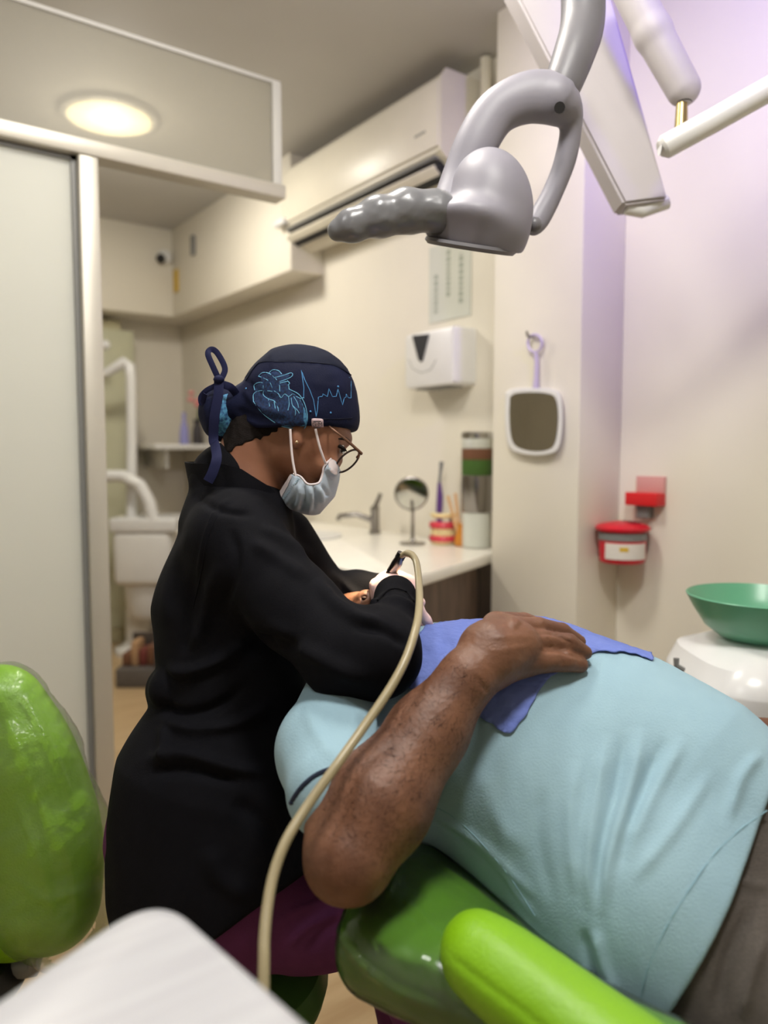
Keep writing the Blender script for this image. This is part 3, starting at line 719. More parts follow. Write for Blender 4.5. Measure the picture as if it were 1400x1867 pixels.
# ------------------------------------------------------------------ far room furniture
def far(px, py, d): return P(px, py, d)
D = 4.35
fl = lambda px, d: P(px, 900, d)
bx_ = P(262, 1000, D)
t = empty('treatment_unit', (bx_.x, bx_.y, 0), 'white dental delivery unit with arched tube in the far room', 'dental unit')
def blk(nm, x0, x1, y0, y1, d, depth, m, parent, bev=.02):
    a = P(x0, y1, d); w = (x1-x0)*d/F; h = (y1-y0)*d/F
    bm = B(); obx(bm, a, RGT*w, Vector((FWD.x, FWD.y, 0)).normalized()*depth, (0, 0, h), bev, 3); return obj(nm, bm, m, parent)
blk('body', 205, 312, 968, 1070, D, .35, WHITEP, t, .04)
blk('tray', 198, 322, 945, 972, D-.03, .4, WHITEG, t, .015)
bm = B(); loft(bm, [[P(258+rx_*math.cos(a), y, D)+v2*(.17+.13*rx_/50*math.sin(a)) for a in np.linspace(0, 6.283, 25)[:-1]] for y, rx_ in ((1135, 34), (1125, 44), (1060, 50))]); obj('lower_bowl', bm, WHITEP, t)
bm = B(); tube(bm, [P(x, y, D) for x, y in ((195, 868), (225, 868), (255, 884), (272, 915), (280, 950))], .036, 12); obj('arched_tube', bm, WHITEG, t)
bm = B(); tube(bm, [P(x, y, D+.1) for x, y in ((240, 945), (240, 800), (239, 690), (236, 668), (228, 660), (190, 682))], [.03, .03, .03, .034, .034, .025], 12); obj('post', bm, WHITEG, t)
bm = B(); lathe(bm, (bx_.x+.05, bx_.y+.3, 0), [(.14, 0), (.14, .03), (.1, .05), (.07, .08), (.07, P(258, 1130, D).z)], seg=28); obj('foot', bm, WHITEP, t)
bm = B(); ball(bm, P(192, 629, D+.1), .03, 2); obj('joint_cap', bm, WHITEG, t)
t = empty('supply_crate', P(255, 1228, 3.6), 'dark open crate of brown packets on the floor of the far room', 'crate')
c0 = onZ(212, 1255, .0)
t.location = c0
dz = (c0-CAM).dot(FWD)
def blkz(nm, x0, x1, y0, m, depth=.3, zb=0.0, off=0.0, bev=.01):
    a = c0+u2*((x0-212)*dz/F)+v2*off; a.z = zb; h = (1250-y0-20)*dz/F-zb
    bm = B(); obx(bm, a, u2*((x1-x0)*dz/F), v2*depth, (0, 0, h), bev); return obj(nm, bm, m, t)
blkz('base', 210, 298, 1195, mat('crate_grey', (92, 86, 82), .6)); blkz('back_panel', 210, 298, 1150, mat('crate_back', (70, 60, 54), .6), .02, .05, .28)
blkz('side_panel', 282, 298, 1140, mat('crate_side', (84, 80, 78), .6), .28, .05)
pk = [(216, 232, 1172, BROWN, 'short brown packet at the left end of the dark crate'), (233, 246, 1150, mat('tan_packet', (176, 140, 104), .6), 'tall tan packet standing in the dark crate'), (247, 262, 1165, mat('maroon_packet', (110, 50, 44), .6), 'maroon packet standing in the dark crate'), (263, 280, 1158, BROWN, 'tall brown packet at the right end of the dark crate')]
for x0, x1, y0, m, lb in pk:
    a = c0+u2*((x0-212)*dz/F)+v2*.06; zb = (1250-1215)*dz/F+.001; a.z = zb
    bm = B(); obx(bm, a, u2*((x1-x0)*dz/F), v2*.12, (0, 0, (1195-y0)*dz/F), .008)
    obj('packet', bm, m, label=lb, cat='packet', group='packets in the far crate')
p = P(355, 812, 4.45)
t = empty('wall_shelf', (p.x, p.y, p.z), 'small white shelf under the flower vase in the far room corner', 'shelf')
bm = B(); a = Vector((p.x-.12, YF-.35, p.z-.03)); box(bm, a.x, WX-.002, YF-.5, YF-.001, p.z-.02, p.z+.01, .004); obj('board', bm, WHITEP, t)
bm = B(); box(bm, a.x+.1, a.x+.12, YF-.4, YF-.001, p.z-.14, p.z-.02, .003); obj('bracket', bm, WHITEP, t)
zs = p.z+.0105
vy = YF-.4
vx = onY(360, 800, vy).x
t = empty('flower_vase', (vx, vy, zs), 'dark vase of pink flowers on the small far shelf', 'vase')
bm = B(); lathe(bm, (vx, vy, zs), [(.03, 0), (.035, .01), (.03, .1), (.02, .13), (.028, .16), (.024, .16)], seg=20); obj('vase', bm, mat('vase_dark', (66, 62, 64), .4), t)
bm = B()
for i in range(6): tube(bm, [(vx, vy, zs+.14), (vx+random.uniform(-.04, .06), vy+random.uniform(-.04, .03), zs+.24)], .005, 5)
obj('stems', bm, LEAFG, t)
for i in range(7):
    bm = B(); ball(bm, (vx+random.uniform(-.08, .05), vy+random.uniform(-.05, .03), zs+random.uniform(.24, .34)), random.uniform(.02, .032), 2, (1, 1, .7)); obj('flower', bm, FLOWR, t)
for i in range(3):
    bm = B(); tube(bm, [(vx+.02, vy, zs+.15), (vx+.07, vy-.02, zs+.19), (vx+.1+.01*i, vy-.04, zs+.16+.02*i)], [.004, .014, .003], 8, .3); obj('leaf', bm, LEAFG, t)
bm = B(); xx = onY(336, 800, vy).x; lathe(bm, (xx, vy, zs), [(.03, 0), (.032, .004), (.026, .1), (.012, .15), (.012, .2), (.006, .205)], seg=18); obj('lilac_bottle', bm, LILAC, label='lilac bottle beside the flower vase on the far shelf', cat='bottle')
# security camera, yellow tag, hook
q = onY(298, 470, 4.76)
t = empty('security_camera', q, 'small white security camera with black lens under the far beam', 'camera')
bm = B(); lathe(bm, q, [(.045, 0), (.045, .03), (.03, .045)], axis=(0, -1, 0), seg=20); obj('housing', bm, WHITEP, t)
bm = B(); ball(bm, q+Vector((-.035, -.05, -.02)), .03, 2); obj('lens', bm, BLACKP, t)
a = onX(322, 492, SX); b = onX(322, 533, SX)
bm = B(); box(bm, SX-.012, SX, min(4.7, a.y)-.03, min(4.7, a.y)+.03, b.z, a.z, .003); obj('hanging_tag', bm, YEL, label='yellow tag hanging on the corner of the far beam', cat='tag')
a = onX(354, 430, SX); b = onX(354, 466, SX)
bm = B(); box(bm, SX-.02, SX, a.y-.02, a.y+.02, b.z, a.z, .004); obj('conduit_clip', bm, GREY, label='small grey clip high on the soffit face', cat='clip')
# tall beige cabinet in the far corner behind the post
a = onY(186, 800, 4.9); b = onY(228, 800, 4.9)
t = empty('tall_cabinet', ((a.x+b.x)/2, 5.0, 0), 'tall beige glazed cabinet against the far wall', 'cabinet')
bm = B(); box(bm, a.x-.3, b.x, 4.93, YF-.002, 0, 2.06, .006); obj('carcass', bm, CURT, t)
for k in range(2):
    bm = B(); box(bm, a.x-.28+k*.26, a.x-.04+k*.26, 4.915, 4.93, .1, 2.0, .003); obj('door', bm, mat('cabinet_glaze', (196, 196, 170), .3), t)
# ------------------------------------------------------------------ dentist (seated, seen from her right side)
d0 = P(400, 1700, 1.18)
dentist = empty('person', (d0.x, d0.y, 0), 'seated woman in black jacket, printed navy cap, face mask and glasses working on the patient', 'person')
TORSO = [(432, 975, 1.20, 104), (425, 1110, 1.20, 135), (430, 1215, 1.19, 131), (434, 1310, 1.18, 130), (404, 1420, 1.17, 180), (400, 1510, 1.17, 186), (402, 1600, 1.165, 187), (410, 1680, 1.16, 186)]
NEARARM = [(430, 985, 1.10, 86), (538, 1109, 1.04, 74), (630, 1192, .99, 78), (684, 1192, .985, 80)]
NEARFORE = [(688, 1190, .985, 78), (718, 1126, 1.06, 42), (721, 1088, 1.13, 33), (721, 1087, 1.17, 31)]
FARARM = [(498, 1000, 1.29, 82), (600, 1110, 1.33, 54), (650, 1085, 1.33, 42), (705, 1080, 1.3, 34)]
THIGH = [(430, 1590, 1.15, 150), (560, 1652, 1.13, 102), (712, 1686, 1.08, 70)]
SHIN = [(714, 1690, 1.08, 70), (806, 1900, 1.1, 66), (820, 2200, 1.15, 56)]
RH = [[(712, 1082, 1.18, 30), (716, 1080, 1.22, 42)], [(726, 1078, 1.19, 24), (740, 1070, 1.21, 24)],                      # palm behind the cuff
      [(690, 1072, 1.2, 13), (684, 1066, 1.23, 10), (694, 1100, 1.25, 9)],  # thumb
      [(720, 1060, 1.22, 16), (712, 1052, 1.26, 11), (700, 1066, 1.28, 9), (690, 1080, 1.28, 8)],
      [(738, 1064, 1.22, 15), (742, 1060, 1.26, 11), (722, 1080, 1.29, 9)],
      [(746, 1076, 1.2, 13), (760, 1084, 1.23, 10), (766, 1112, 1.24, 8)],
      [(748, 1090, 1.19, 12), (764, 1112, 1.2, 10), (778, 1132, 1.21, 9), (787, 1144, 1.22, 7)]]
LH = [[(705, 1080, 1.3, 26), (735, 1095, 1.3, 30)], [(730, 1075, 1.3, 11), (752, 1072, 1.28, 8)], [(750, 1088, 1.3, 11), (768, 1098, 1.28, 8)],
      [(752, 1098, 1.3, 11), (768, 1115, 1.29, 8)], [(748, 1108, 1.3, 11), (765, 1130, 1.29, 8), (780, 1142, 1.28, 7)], [(742, 1114, 1.31, 10), (756, 1136, 1.31, 7)]]
def head_ops(f, dr=0.0):
    f.el(545, 722, 1.2, 96, 90, .074, 0, .02, dr)
    f.el(574, 800, 1.2, 63, 80, .066, 12, .02, dr)
    f.chain([(528, 826, 1.2, 34), (578, 888, 1.2, 30)], .02, dr, 1.6)
    f.chain([(618, 792, 1.2, 22), (632, 800, 1.2, 8)], .012, dr, 2.2)
    f.chain([(614, 828, 1.2, 7), (602, 860, 1.2, 11)], .008, dr)
    f.el(592, 850, 1.165, 26, 22, .02, 0, .012, dr)
b = Field(.003)
head_ops(b)
b.el(644, 828, 1.2, 21, 13, .075, 0, .008, op='-')
b.chain([(470, 790, 1.2, 58), (440, 905, 1.2, 64), (430, 960, 1.2, 80)], .025)
b.el(541, 796, 1.135, 13, 22, .010, 10, .004)
b.chain([(545, 806, 1.132, 6), (536, 812, 1.132, 5)], .003)
for ch, k in ((TORSO[:5]+[(402, 1550, 1.165, 165)], .03), (NEARARM, .02), (NEARFORE, .02), (FARARM, .02), (THIGH, .02), (SHIN, .02)):
    b.chain([(x, y, d, r) for x, y, d, r in ch], k, -.012)
b.chain([(721, 1086, 1.16, 22), (718, 1082, 1.2, 22)], .01)
for h in (RH, LH):
    for i, ch in enumerate(h): b.chain(ch, .004, -.0015)
b.chain([(820, 2200, 1.15, 40), (830, 2330, 1.17, 34), (900, 2360, 1.1, 34)], .01)
bs = b.run()
body_w = bs.mesh('body', SKINW, dentist)
# hair showing under the cap
hr = bs.patch([(400, 735), (470, 735), (512, 772), (506, 790), (498, 789), (492, 797), (484, 795), (476, 803), (466, 801), (458, 809), (448, 806), (440, 816), (430, 814), (424, 826), (410, 828)], .0012, relax=2)
hr.noise(.0012, 160, 3).mesh('hair', HAIR, dentist, thick=.002)
# eye, lashes, brow
bm = B(); ball(bm, P(618.5, 818, 1.172), .0085, 3); eye = obj('eye', bm, EYEW, dentist)
bm = B(); ball(bm, P(624, 820, 1.169), .0052, 2); obj('iris', bm, BLACKP, eye)
bm = B(); tube(bm, [P(612, 813, 1.162), P(620, 814, 1.158), P(627, 818, 1.157), P(632, 823, 1.158)], [.0012, .0034, .003, .0008], 6); obj('eyelash', bm, HAIR, eye)
bm = B(); tube(bm, [P(617, 800, 1.155), P(630, 800, 1.158), P(638, 804, 1.165)], [.001, .0028, .001], 6); obj('eyebrow', bm, HAIR, dentist)
# jacket
j = Field(.0034)
j.chain(TORSO, .03)
j.chain([(312, 1256, 1.12, 40), (316, 1258, 1.19, 46), (320, 1258, 1.27, 40)], .010)
hn = np.cross(C(403, 1705, 1.0), C(570, 1582, 1.0)); j.chain([(440, 1540, 1.15, 160), (545, 1590, 1.12, 112), (600, 1640, 1.1, 100)], .04)
j.plane(C(403, 1705, 1.0), hn if hn@C(600, 1850, 1.0) > 0 else -hn, .004)
j.chain(NEARARM, .024, k0=.06).chain(NEARFORE, .018).chain(FARARM, .018)
j.chain([(708, 1128, 1.06, 34), (690, 1148, 1.05, 34)], .012)
j.chain([(420, 880, 1.2, 74), (430, 930, 1.2, 95)], .02)
js = j.run()
js.folds([(p_, w_, 1.5*h_) for p_, w_, h_ in [([(575, 1050), (610, 1100), (660, 1130), (700, 1135)], 11, .006), ([(600, 1040), (650, 1085), (700, 1105)], 8, .005), ([(640, 1140), (700, 1150), (745, 1180)], 9, -.005),
          ([(695, 1085), (722, 1078), (755, 1095)], 5, -.003), ([(690, 1100), (725, 1092), (760, 1110)], 6, .003),
          ([(480, 1130), (540, 1175), (610, 1215), (680, 1240)], 16, .006), ([(440, 1180), (500, 1170), (560, 1180)], 16, -.008),
          ([(420, 960), (430, 1010), (420, 1070), (400, 1120)], 9, -.004), ([(470, 960), (520, 985), (575, 1020)], 10, .004), ([(455, 985), (510, 1020), (570, 1060)], 12, .004),
          ([(340, 960), (310, 1050), (300, 1150)], 13, .003), ([(350, 1050), (340, 1140), (335, 1200)], 11, -.004), ([(400, 1020), (375, 1120), (350, 1190)], 12, .005),
          ([(300, 1215), (340, 1225), (400, 1205), (450, 1170)], 11, .007), ([(285, 1285), (330, 1300), (390, 1290), (450, 1250)], 10, -.007),
          ([(290, 1310), (350, 1330), (430, 1320), (500, 1280)], 11, .006), ([(260, 1390), (330, 1375), (420, 1400), (490, 1410)], 12, .006), ([(270, 1410), (350, 1405), (440, 1430)], 11, -.006),
          ([(300, 1320), (298, 1360), (300, 1400)], 9, .005), ([(420, 1460), (480, 1500), (520, 1560)], 18, -.005), ([(380, 1540), (400, 1600), (470, 1640)], 20, .004),
          ([(350, 900), (400, 930), (470, 940)], 7, -.003), ([(430, 905), (395, 930), (372, 985), (360, 1060)], 4, .0022)]])
js.noise(.0012, 26, 5)
jk = js.mesh('jacket', CLOTHB, dentist)
# stand-up collar
bm = B(); rings = []
TOPP = [(336, 842), (405, 840), (440, 850), (498, 888), (514, 918)]; BOTP = [(350, 905), (420, 940), (470, 950), (516, 938)]
for k in range(36):
    an = 2*math.pi*k/36; c, s = math.cos(an), math.sin(an)
    xt = 425-89*c; xb = 432-84*c
    yt = float(np.interp(xt, *zip(*TOPP)))+5*max(0, s); yb = float(np.interp(xb, *zip(*BOTP)))
    dt = 1.2-.078*s; db = 1.2-.083*s
    o_, q_ = P(xt, yt, dt), P(xb, yb, db)
    ctr = P(425, 880, 1.2); inn = (ctr-o_); inn.z = 0; inn = inn.normalized()*.004
    rings.append([q_, o_, o_+inn, q_+inn])
loft(bm, rings, closed=True); obj('collar', bm, CLOTHB, jk)
bm = B(); tube(bm, js.path([(398, 935), (378, 985), (368, 1040), (352, 1110)], 6, -.0005), .0012, 5); obj('seam', bm, CLOTHB, jk)
bm = B(); tube(bm, js.path([(688, 1094), (704, 1078), (722, 1073), (742, 1080), (756, 1098)], 5, 0), .0014, 5); obj('cuff_seam', bm, CLOTHB, jk)
# trousers
tr = Field(.0045); tr.chain([(402, 1460, 1.2, 186), (398, 1520, 1.19, 192), (402, 1590, 1.165, 182)], .02); tr.chain(THIGH, .03); tr.chain(SHIN, .02)
tr.chain([(430, 1600, 1.25, 150), (560, 1650, 1.27, 95), (720, 1690, 1.26, 66), (800, 2150, 1.26, 52)], .02)
ts = tr.run(); ts.folds([([(500, 1690), (540, 1660), (600, 1640)], 8, .004), ([(520, 1730), (560, 1690), (620, 1660)], 7, .004), ([(560, 1740), (590, 1700), (640, 1670)], 8, -.004)])
ts.noise(.001, 30, 2); ts.mesh('trousers', PANTS, dentist)
# gloves
for h, nm in ((RH, 0), (LH, 1)):
    g = Field(.0022)
    for i, ch in enumerate(h): g.chain(ch, .004)
    gs = g.run(); gs.noise(.0006, 120, 8); gs.mesh('glove', GLOVE, dentist)
# surgical cap
c_ = Field(.0028)
c_.el(548, 730, 1.2, 104, 99, .083, 0, .01)
c_.el(551, 768, 1.2, 103, 62, .082, 0, .02)
c_.chain([(455, 735, 1.2, 34), (520, 715, 1.2, 70)], .02, 0, 1.2)
c_.chain([(418, 748, 1.2, 36), (470, 745, 1.2, 42)], .015, 0, 1.3)
c_.plane(C(500, 786, 1.2), (0.005, -1, 0), .003)
cs = c_.run()
cs.folds([([(440, 705), (470, 740), (520, 755)], 6, .0025), ([(428, 745), (470, 762), (530, 766)], 6, -.003), ([(440, 760), (480, 778), (520, 780)], 5, .0025), ([(446, 690), (480, 720), (510, 730)], 5, -.002), ([(560, 700), (600, 705), (640, 715)], 9, .0012)])
cs.noise(.0007, 60, 4)
capo = cs.mesh('surgical_cap', NAVY, dentist)
SEAM = [(448, 694), (472, 662), (510, 660), (545, 660), (580, 662), (608, 666), (630, 677), (640, 684)]
cs.patch([(445, 692), (472, 661), (545, 659), (608, 665), (634, 678), (660, 640), (560, 600), (440, 620)], .0006, relax=10).mesh('crown_panel', NAVYD, capo)
bm = B(); tube(bm, cs.path(SEAM, 5, .0004), .0011, 5); obj('seam', bm, NAVYD, capo)
bm = B(); tube(bm, cs.path([(565, 763), (600, 764), (630, 763), (646, 762)], 5, .0002), .0009, 5); obj('band_seam', bm, NAVYD, capo)
# printed heart: blotched field plus drawn vessels
pm = mat('heart_print', (12, 19, 50), .8, rgb2=(22, 52, 94), vscale=300)
pm2 = mat('heart_print_bright', (26, 60, 112), .8, rgb2=(84, 150, 188), vscale=230)
def pz(x, y): return (350+x/4.375, 620+y/4.375)         # from the enlarged view of the cap
OUT = [pz(*q) for q in ((490, 490), (500, 430), (500, 350), (560, 330), (530, 290), (560, 262), (620, 262), (640, 240), (690, 245), (720, 270), (790, 265), (795, 295), (740, 320), (775, 345), (775, 390), (850, 430), (890, 500), (918, 580), (920, 660), (890, 712), (800, 705), (720, 690), (640, 650), (560, 580))]
cs.patch(OUT, .0004, lambda q: q.face > .05).mesh('heart_print', pm, capo)
rim = [pz(*q) for q in ((775, 390), (850, 430), (900, 510), (922, 590), (922, 680), (880, 714), (790, 708), (700, 680), (740, 670), (840, 690), (885, 660), (880, 560), (840, 470), (780, 430))]
cs.patch(rim, .0007, lambda q: q.face > .05).mesh('heart_rim_print', pm2, capo)
LINES = [[(490, 490), (560, 580), (640, 645), (720, 688), (800, 705), (880, 712), (915, 670), (918, 590), (895, 500), (850, 432), (775, 392)],
         [(490, 490), (492, 430), (540, 405), (600, 405), (650, 410)], [(500, 400), (496, 360), (530, 340), (565, 345), (570, 400)],
         [(530, 290), (560, 262), (610, 265), (660, 300), (695, 350), (700, 410)], [(530, 290), (575, 305), (620, 335), (645, 395)],
         [(615, 262), (645, 238), (690, 245), (715, 272)], [(650, 300), (720, 285), (790, 262), (800, 285), (760, 310), (690, 335)], [(760, 325), (778, 345), (765, 360)], [(770, 360), (775, 395)],
         [(575, 400), (570, 440), (610, 470), (660, 490), (685, 540), (690, 580)], [(610, 470), (620, 530)], [(655, 490), (665, 550)],
         [(655, 405), (690, 430), (710, 460), (740, 430), (770, 450), (800, 430)], [(770, 450), (775, 510), (765, 560)], [(790, 460), (800, 520), (825, 560), (822, 610)], [(800, 520), (840, 560), (855, 585)],
         [(810, 450), (840, 500), (850, 540)], [(830, 450), (870, 470)], [(700, 345), (760, 330)], [(880, 460), (895, 462)]]
for l in LINES:
    bm = B(); tube(bm, cs.path([pz(*q) for q in l], 4, .0001), .0007, 5); obj('vessel_line', bm, CYAN2, capo)
for l in ([(890, 460), (892, 380), (872, 240), (900, 320), (940, 400), (970, 480), (990, 610)], [(990, 610), (1000, 560), (1008, 455), (1040, 450), (1045, 430), (1060, 440), (1080, 452), (1092, 388), (1120, 452), (1150, 450), (1164, 390), (1180, 450), (1200, 518), (1215, 460), (1228, 455), (1230, 430), (1245, 460), (1268, 462)],
          [(1268, 462), (1268, 330), (1240, 270)]):
    pts = []
    for a, q in zip(l[:-1], l[1:]):
        for k in range(4): pts.append((a[0]+(q[0]-a[0])*k/4, a[1]+(q[1]-a[1])*k/4))
    pts.append(l[-1])
    pts = [pz(*q) for q in pts]
    bm = B(); tube(bm, [P(x, y, cs.depth(x, y, 4)-.0001) for x, y in pts], .0006, 5); obj('heartbeat_line', bm, CYAN, capo)
for q in ((432, 388), (945, 570), (1165, 372), (1106, 580)):
    x, y = pz(*q); bm = B(); ball(bm, P(x, y, cs.depth(x, y)), .0018, 1); obj('print_dot', bm, CYAN, capo)
# woven tag with its letters
def tagc(x, y, l=.0016): return P(x, y, cs.depth(577, 772)-l)
tgs = cs.patch([(564, 761), (591, 762), (592, 784), (567, 784)], .0016, relax=3); tg = tgs.mesh('woven_tag', TAGM, capo, thick=.001)
def text(body, px, py, d, hpx, material, parent, name, rotm=None, roll=0.0):
    cu = bpy.data.curves.new(name, 'FONT'); cu.body = body; cu.size = hpx*d/F*1.35; cu.align_x = 'CENTER'; cu.align_y = 'CENTER'; cu.extrude = .0001
    tmp = bpy.data.objects.new('tmp', cu); COL.objects.link(tmp)
    dg = bpy.context.evaluated_depsgraph_get(); me = bpy.data.meshes.new_from_object(tmp.evaluated_get(dg)); bpy.data.objects.remove(tmp)
    me.transform(R3.to_4x4() @ Matrix.Rotation(roll, 4, 'Z')); me.name = name; me.materials.clear()
    return link_mesh(name, me, material, parent, P(px, py, d))
text('G·M', 578.5, 774, tgs.V[:, 2].min()-.0004, 8, INK, tg, 'lettering')
for y, w in ((768.5, 7), (780, 6)):
    bm = B()
    dz_ = tgs.V[:, 2].min()-.0003; tube(bm, [P(578-w, y, dz_), P(578+w, y, dz_)], .0008, 4); obj('small_print', bm, INK, tg)
# bun cover, bow
bu = Field(.003); bu.el(404, 752, 1.2, 41, 53, .046, 0, .01); bus = bu.run()
bus.folds([([(432, 706), (425, 750), (430, 790)], 5, .002), ([(440, 730), (415, 760), (400, 800)], 6, -.002), ([(385, 710), (376, 750), (385, 790)], 6, .002)]); bus.noise(.001, 70, 6)
bun = bus.mesh('bun_cover', NAVY, capo)
bus.patch([(405, 718), (432, 715), (446, 745), (440, 775), (425, 795), (395, 798), (398, 760)], .0005).mesh('bun_print', pm2, bun)
def ribbon(pts, w, nm, par, th=.16):
    bm = B(); q = [P(*p) for p in cr(pts, 6)]; tube(bm, q, w, 8, th, hint=-FWD); return obj(nm, bm, NAVYT, par)
ribbon([(400, 694, 1.155), (388, 668, 1.155), (379, 645, 1.16), (386, 637, 1.165), (397, 645, 1.165), (410, 672, 1.16), (402, 694, 1.155)], .0046, 'bow_loop', capo)
ribbon([(399, 690, 1.152), (398, 720, 1.143), (391, 760, 1.14), (389, 800, 1.145), (392, 812, 1.13), (395, 835, 1.106), (388, 860, 1.1), (379, 878, 1.1)], .0075, 'bow_tail', capo)
ribbon([(395, 702, 1.15), (376, 712, 1.155), (366, 724, 1.16), (368, 736, 1.16), (374, 718, 1.15)], .004, 'bow_loop', capo)
ribbon([(402, 700, 1.15), (420, 706, 1.15), (432, 720, 1.16)], .006, 'bow_tail', capo)
bm = B(); ball(bm, P(399, 692, 1.15), .0085, 2, (1, 1, .8)); obj('bow_knot', bm, NAVYT, capo)
# mask
m_ = Field(.0024); head_ops(m_, .0015)
m_.el(566, 880, 1.2, 46, 58, .064, -8, .012); m_.chain([(514, 912, 1.2, 15), (560, 895, 1.2, 34)], .015, 0, 1.9); m_.chain([(603, 846, 1.2, 13), (594, 870, 1.2, 20)], .01, 0, 1.8)
ms = m_.run()
ms.folds([(p_, w_, 1.4*h_) for p_, w_, h_ in [([(553, 880), (556, 905), (548, 932)], 4, -.003), ([(546, 880), (548, 905), (538, 930)], 4, .003), ([(571, 886), (574, 910), (570, 930)], 4, -.003), ([(564, 886), (568, 908), (563, 934)], 4, .003),
          ([(584, 882), (594, 898), (596, 906)], 3.5, -.0028), ([(579, 884), (586, 905), (586, 918)], 3.5, .0025), ([(538, 876), (535, 900), (520, 924)], 4, .002), ([(592, 858), (600, 872), (609, 876)], 3, -.002), ([(597, 850), (606, 862), (612, 866)], 3, .002)]])
MP = [(531, 862), (540, 866), (550, 870), (559, 881), (570, 883), (582, 879), (588, 866), (590, 850), (597, 844), (605, 834), (612, 840), (622, 860), (610, 905), (575, 945), (540, 945), (495, 930), (498, 916), (515, 890)]
mk = ms.patch(MP, .0012).mesh('face_mask', MASKB, dentist, thick=.0012)
bm = B(); tube(bm, ms.path([(535, 864), (548, 869), (559, 881), (570, 883), (582, 879), (588, 864), (591, 850), (604, 836)], 5, .001), .0016, 6); obj('top_binding', bm, MASKW, mk)
ms.patch([(531, 862), (537, 865), (526, 890), (504, 927), (495, 930), (500, 915), (515, 890)], .002).mesh('side_binding', MASKW, mk)
ms.patch([(594, 846), (605, 833), (616, 850), (613, 868), (602, 862)], .0018).mesh('nose_strip', MASKW, mk)
bm = B()
for k in range(14):
    t_ = k/13; x, y = 544-29*t_**1.1, 872+40*t_; tube(bm, [P(x-2.2, y-.6, ms.depth(x, y, 5)-.003), P(x+2.2, y+.8, ms.depth(x, y, 5)-.003)], .0005, 4)
obj('stitch_row', bm, SHIRTD, mk, kind='stuff')
bm = B(); tube(bm, [P(*q) for q in cr([(529, 782, 1.122), (531, 815, 1.124), (534, 842, 1.126), (539, 868, 1.128)], 5)], .0019, 6); obj('ear_loop', bm, MASKW, mk)
bm = B(); tube(bm, [P(*q) for q in cr([(575, 782, 1.122), (582, 812, 1.128), (590, 836, 1.136), (595, 848, 1.145)], 5)], .0019, 6); obj('ear_loop', bm, MASKW, mk)
bm = B(); ball(bm, P(541, 806, 1.122), .0028, 2); obj('ear_stud', bm, GOLD, dentist)
# glasses
gl = empty('glasses', P(640, 835, 1.2)); gl.parent = dentist; gl.location = P(640, 835, 1.2)-dentist.location
bm = B(); tube(bm, [P(*q) for q in cr([(596, 774, 1.14), (608, 784, 1.128), (630, 801, 1.13), (657, 825, 1.14), (659, 827, 1.142)], 4)], [.0016]*8+[.0022]*9, 8, .6, hint=-FWD); obj('temple_arm', bm, FRAMEG, gl)
for nm, dc in (('near', 1.168), ('far', 1.232)):
    e1 = np.array([math.cos(math.radians(43)), math.sin(math.radians(43))]); e2 = np.array([-e1[1], e1[0]])
    def lp(a, k=1.0): 
        x = 633.5+k*(27*math.cos(a)*e1[0]+12.5*math.sin(a)*e2[0]); y = 840.5-k*(27*math.cos(a)*e1[1]+12.5*math.sin(a)*e2[1])
        return P(x, y, dc-.020*math.sin(a)*k)
    an = np.linspace(0, 2*math.pi, 33)[:-1]
    bm = B(); tube(bm, [lp(a) for a in an], .0016, 8, closed=True); rm = obj('lens_rim', bm, mat('rim_dark_'+nm, (52, 38, 32), .35, .4), gl)
    bm = B(); loft(bm, [[lp(a, .96)-RGT*.0005 for a in an], [lp(a, .96)+RGT*.0005 for a in an]]); obj('lens', bm, LENS, rm)
bm = B(); tube(bm, [P(621, 824, 1.19), P(626, 818, 1.2), P(621, 824, 1.21)], .0014, 6); obj('bridge', bm, FRAMEG, gl)
bm = B(); tube(bm, [P(655, 824, 1.14), P(655, 829, 1.15), P(651, 834, 1.16)], .0022, 6); obj('hinge', bm, FRAMEG, gl)
bm = B(); tube(bm, [P(622, 822, 1.172), P(627, 826, 1.165)], .0018, 6); obj('nose_pad', bm, mat('nose_pad', (200, 200, 196), .2), gl)
# shoes on the floor
for nm, p in (('a', P(850, 2350, 1.16)), ('b', P(790, 2330, 1.28))):
    bm = B(); ball(bm, (p.x, p.y, .05), .05, 3, (1.6, 2.3, 1)); o = obj('shoe', bm, BLACKP, dentist)
# stool
t = empty('dentist_stool', (d0.x, d0.y, 0), 'round green stool under the seated dentist', 'stool')
st = P(560, 1762, 1.18).z
ctr = P(400, 1780, 1.2)
bm = B(); lathe(bm, (ctr.x, ctr.y, st-.075), [(.14, 0), (.165, .01), (.172, .035), (.16, .06), (.12, .072)], seg=48); obj('seat', bm, STOOLG, t)
bm = B(); lathe(bm, (ctr.x, ctr.y, .06), [(.03, 0), (.03, st-.14), (.06, st-.14)], seg=20); obj('column', bm, CHROME, t)
for k in range(5):
    a = k*2*math.pi/5; e = Vector((ctr.x+.24*math.cos(a), ctr.y+.24*math.sin(a), .055))
    bm = B(); tube(bm, [(ctr.x, ctr.y, .1), e], [.022, .014], 10); l_ = obj('leg', bm, BLACKP, t)
    bm = B(); ball(bm, (e.x, e.y, .026), .026, 2, (1, 1, 1)); obj('caster', bm, BLACKP, l_)
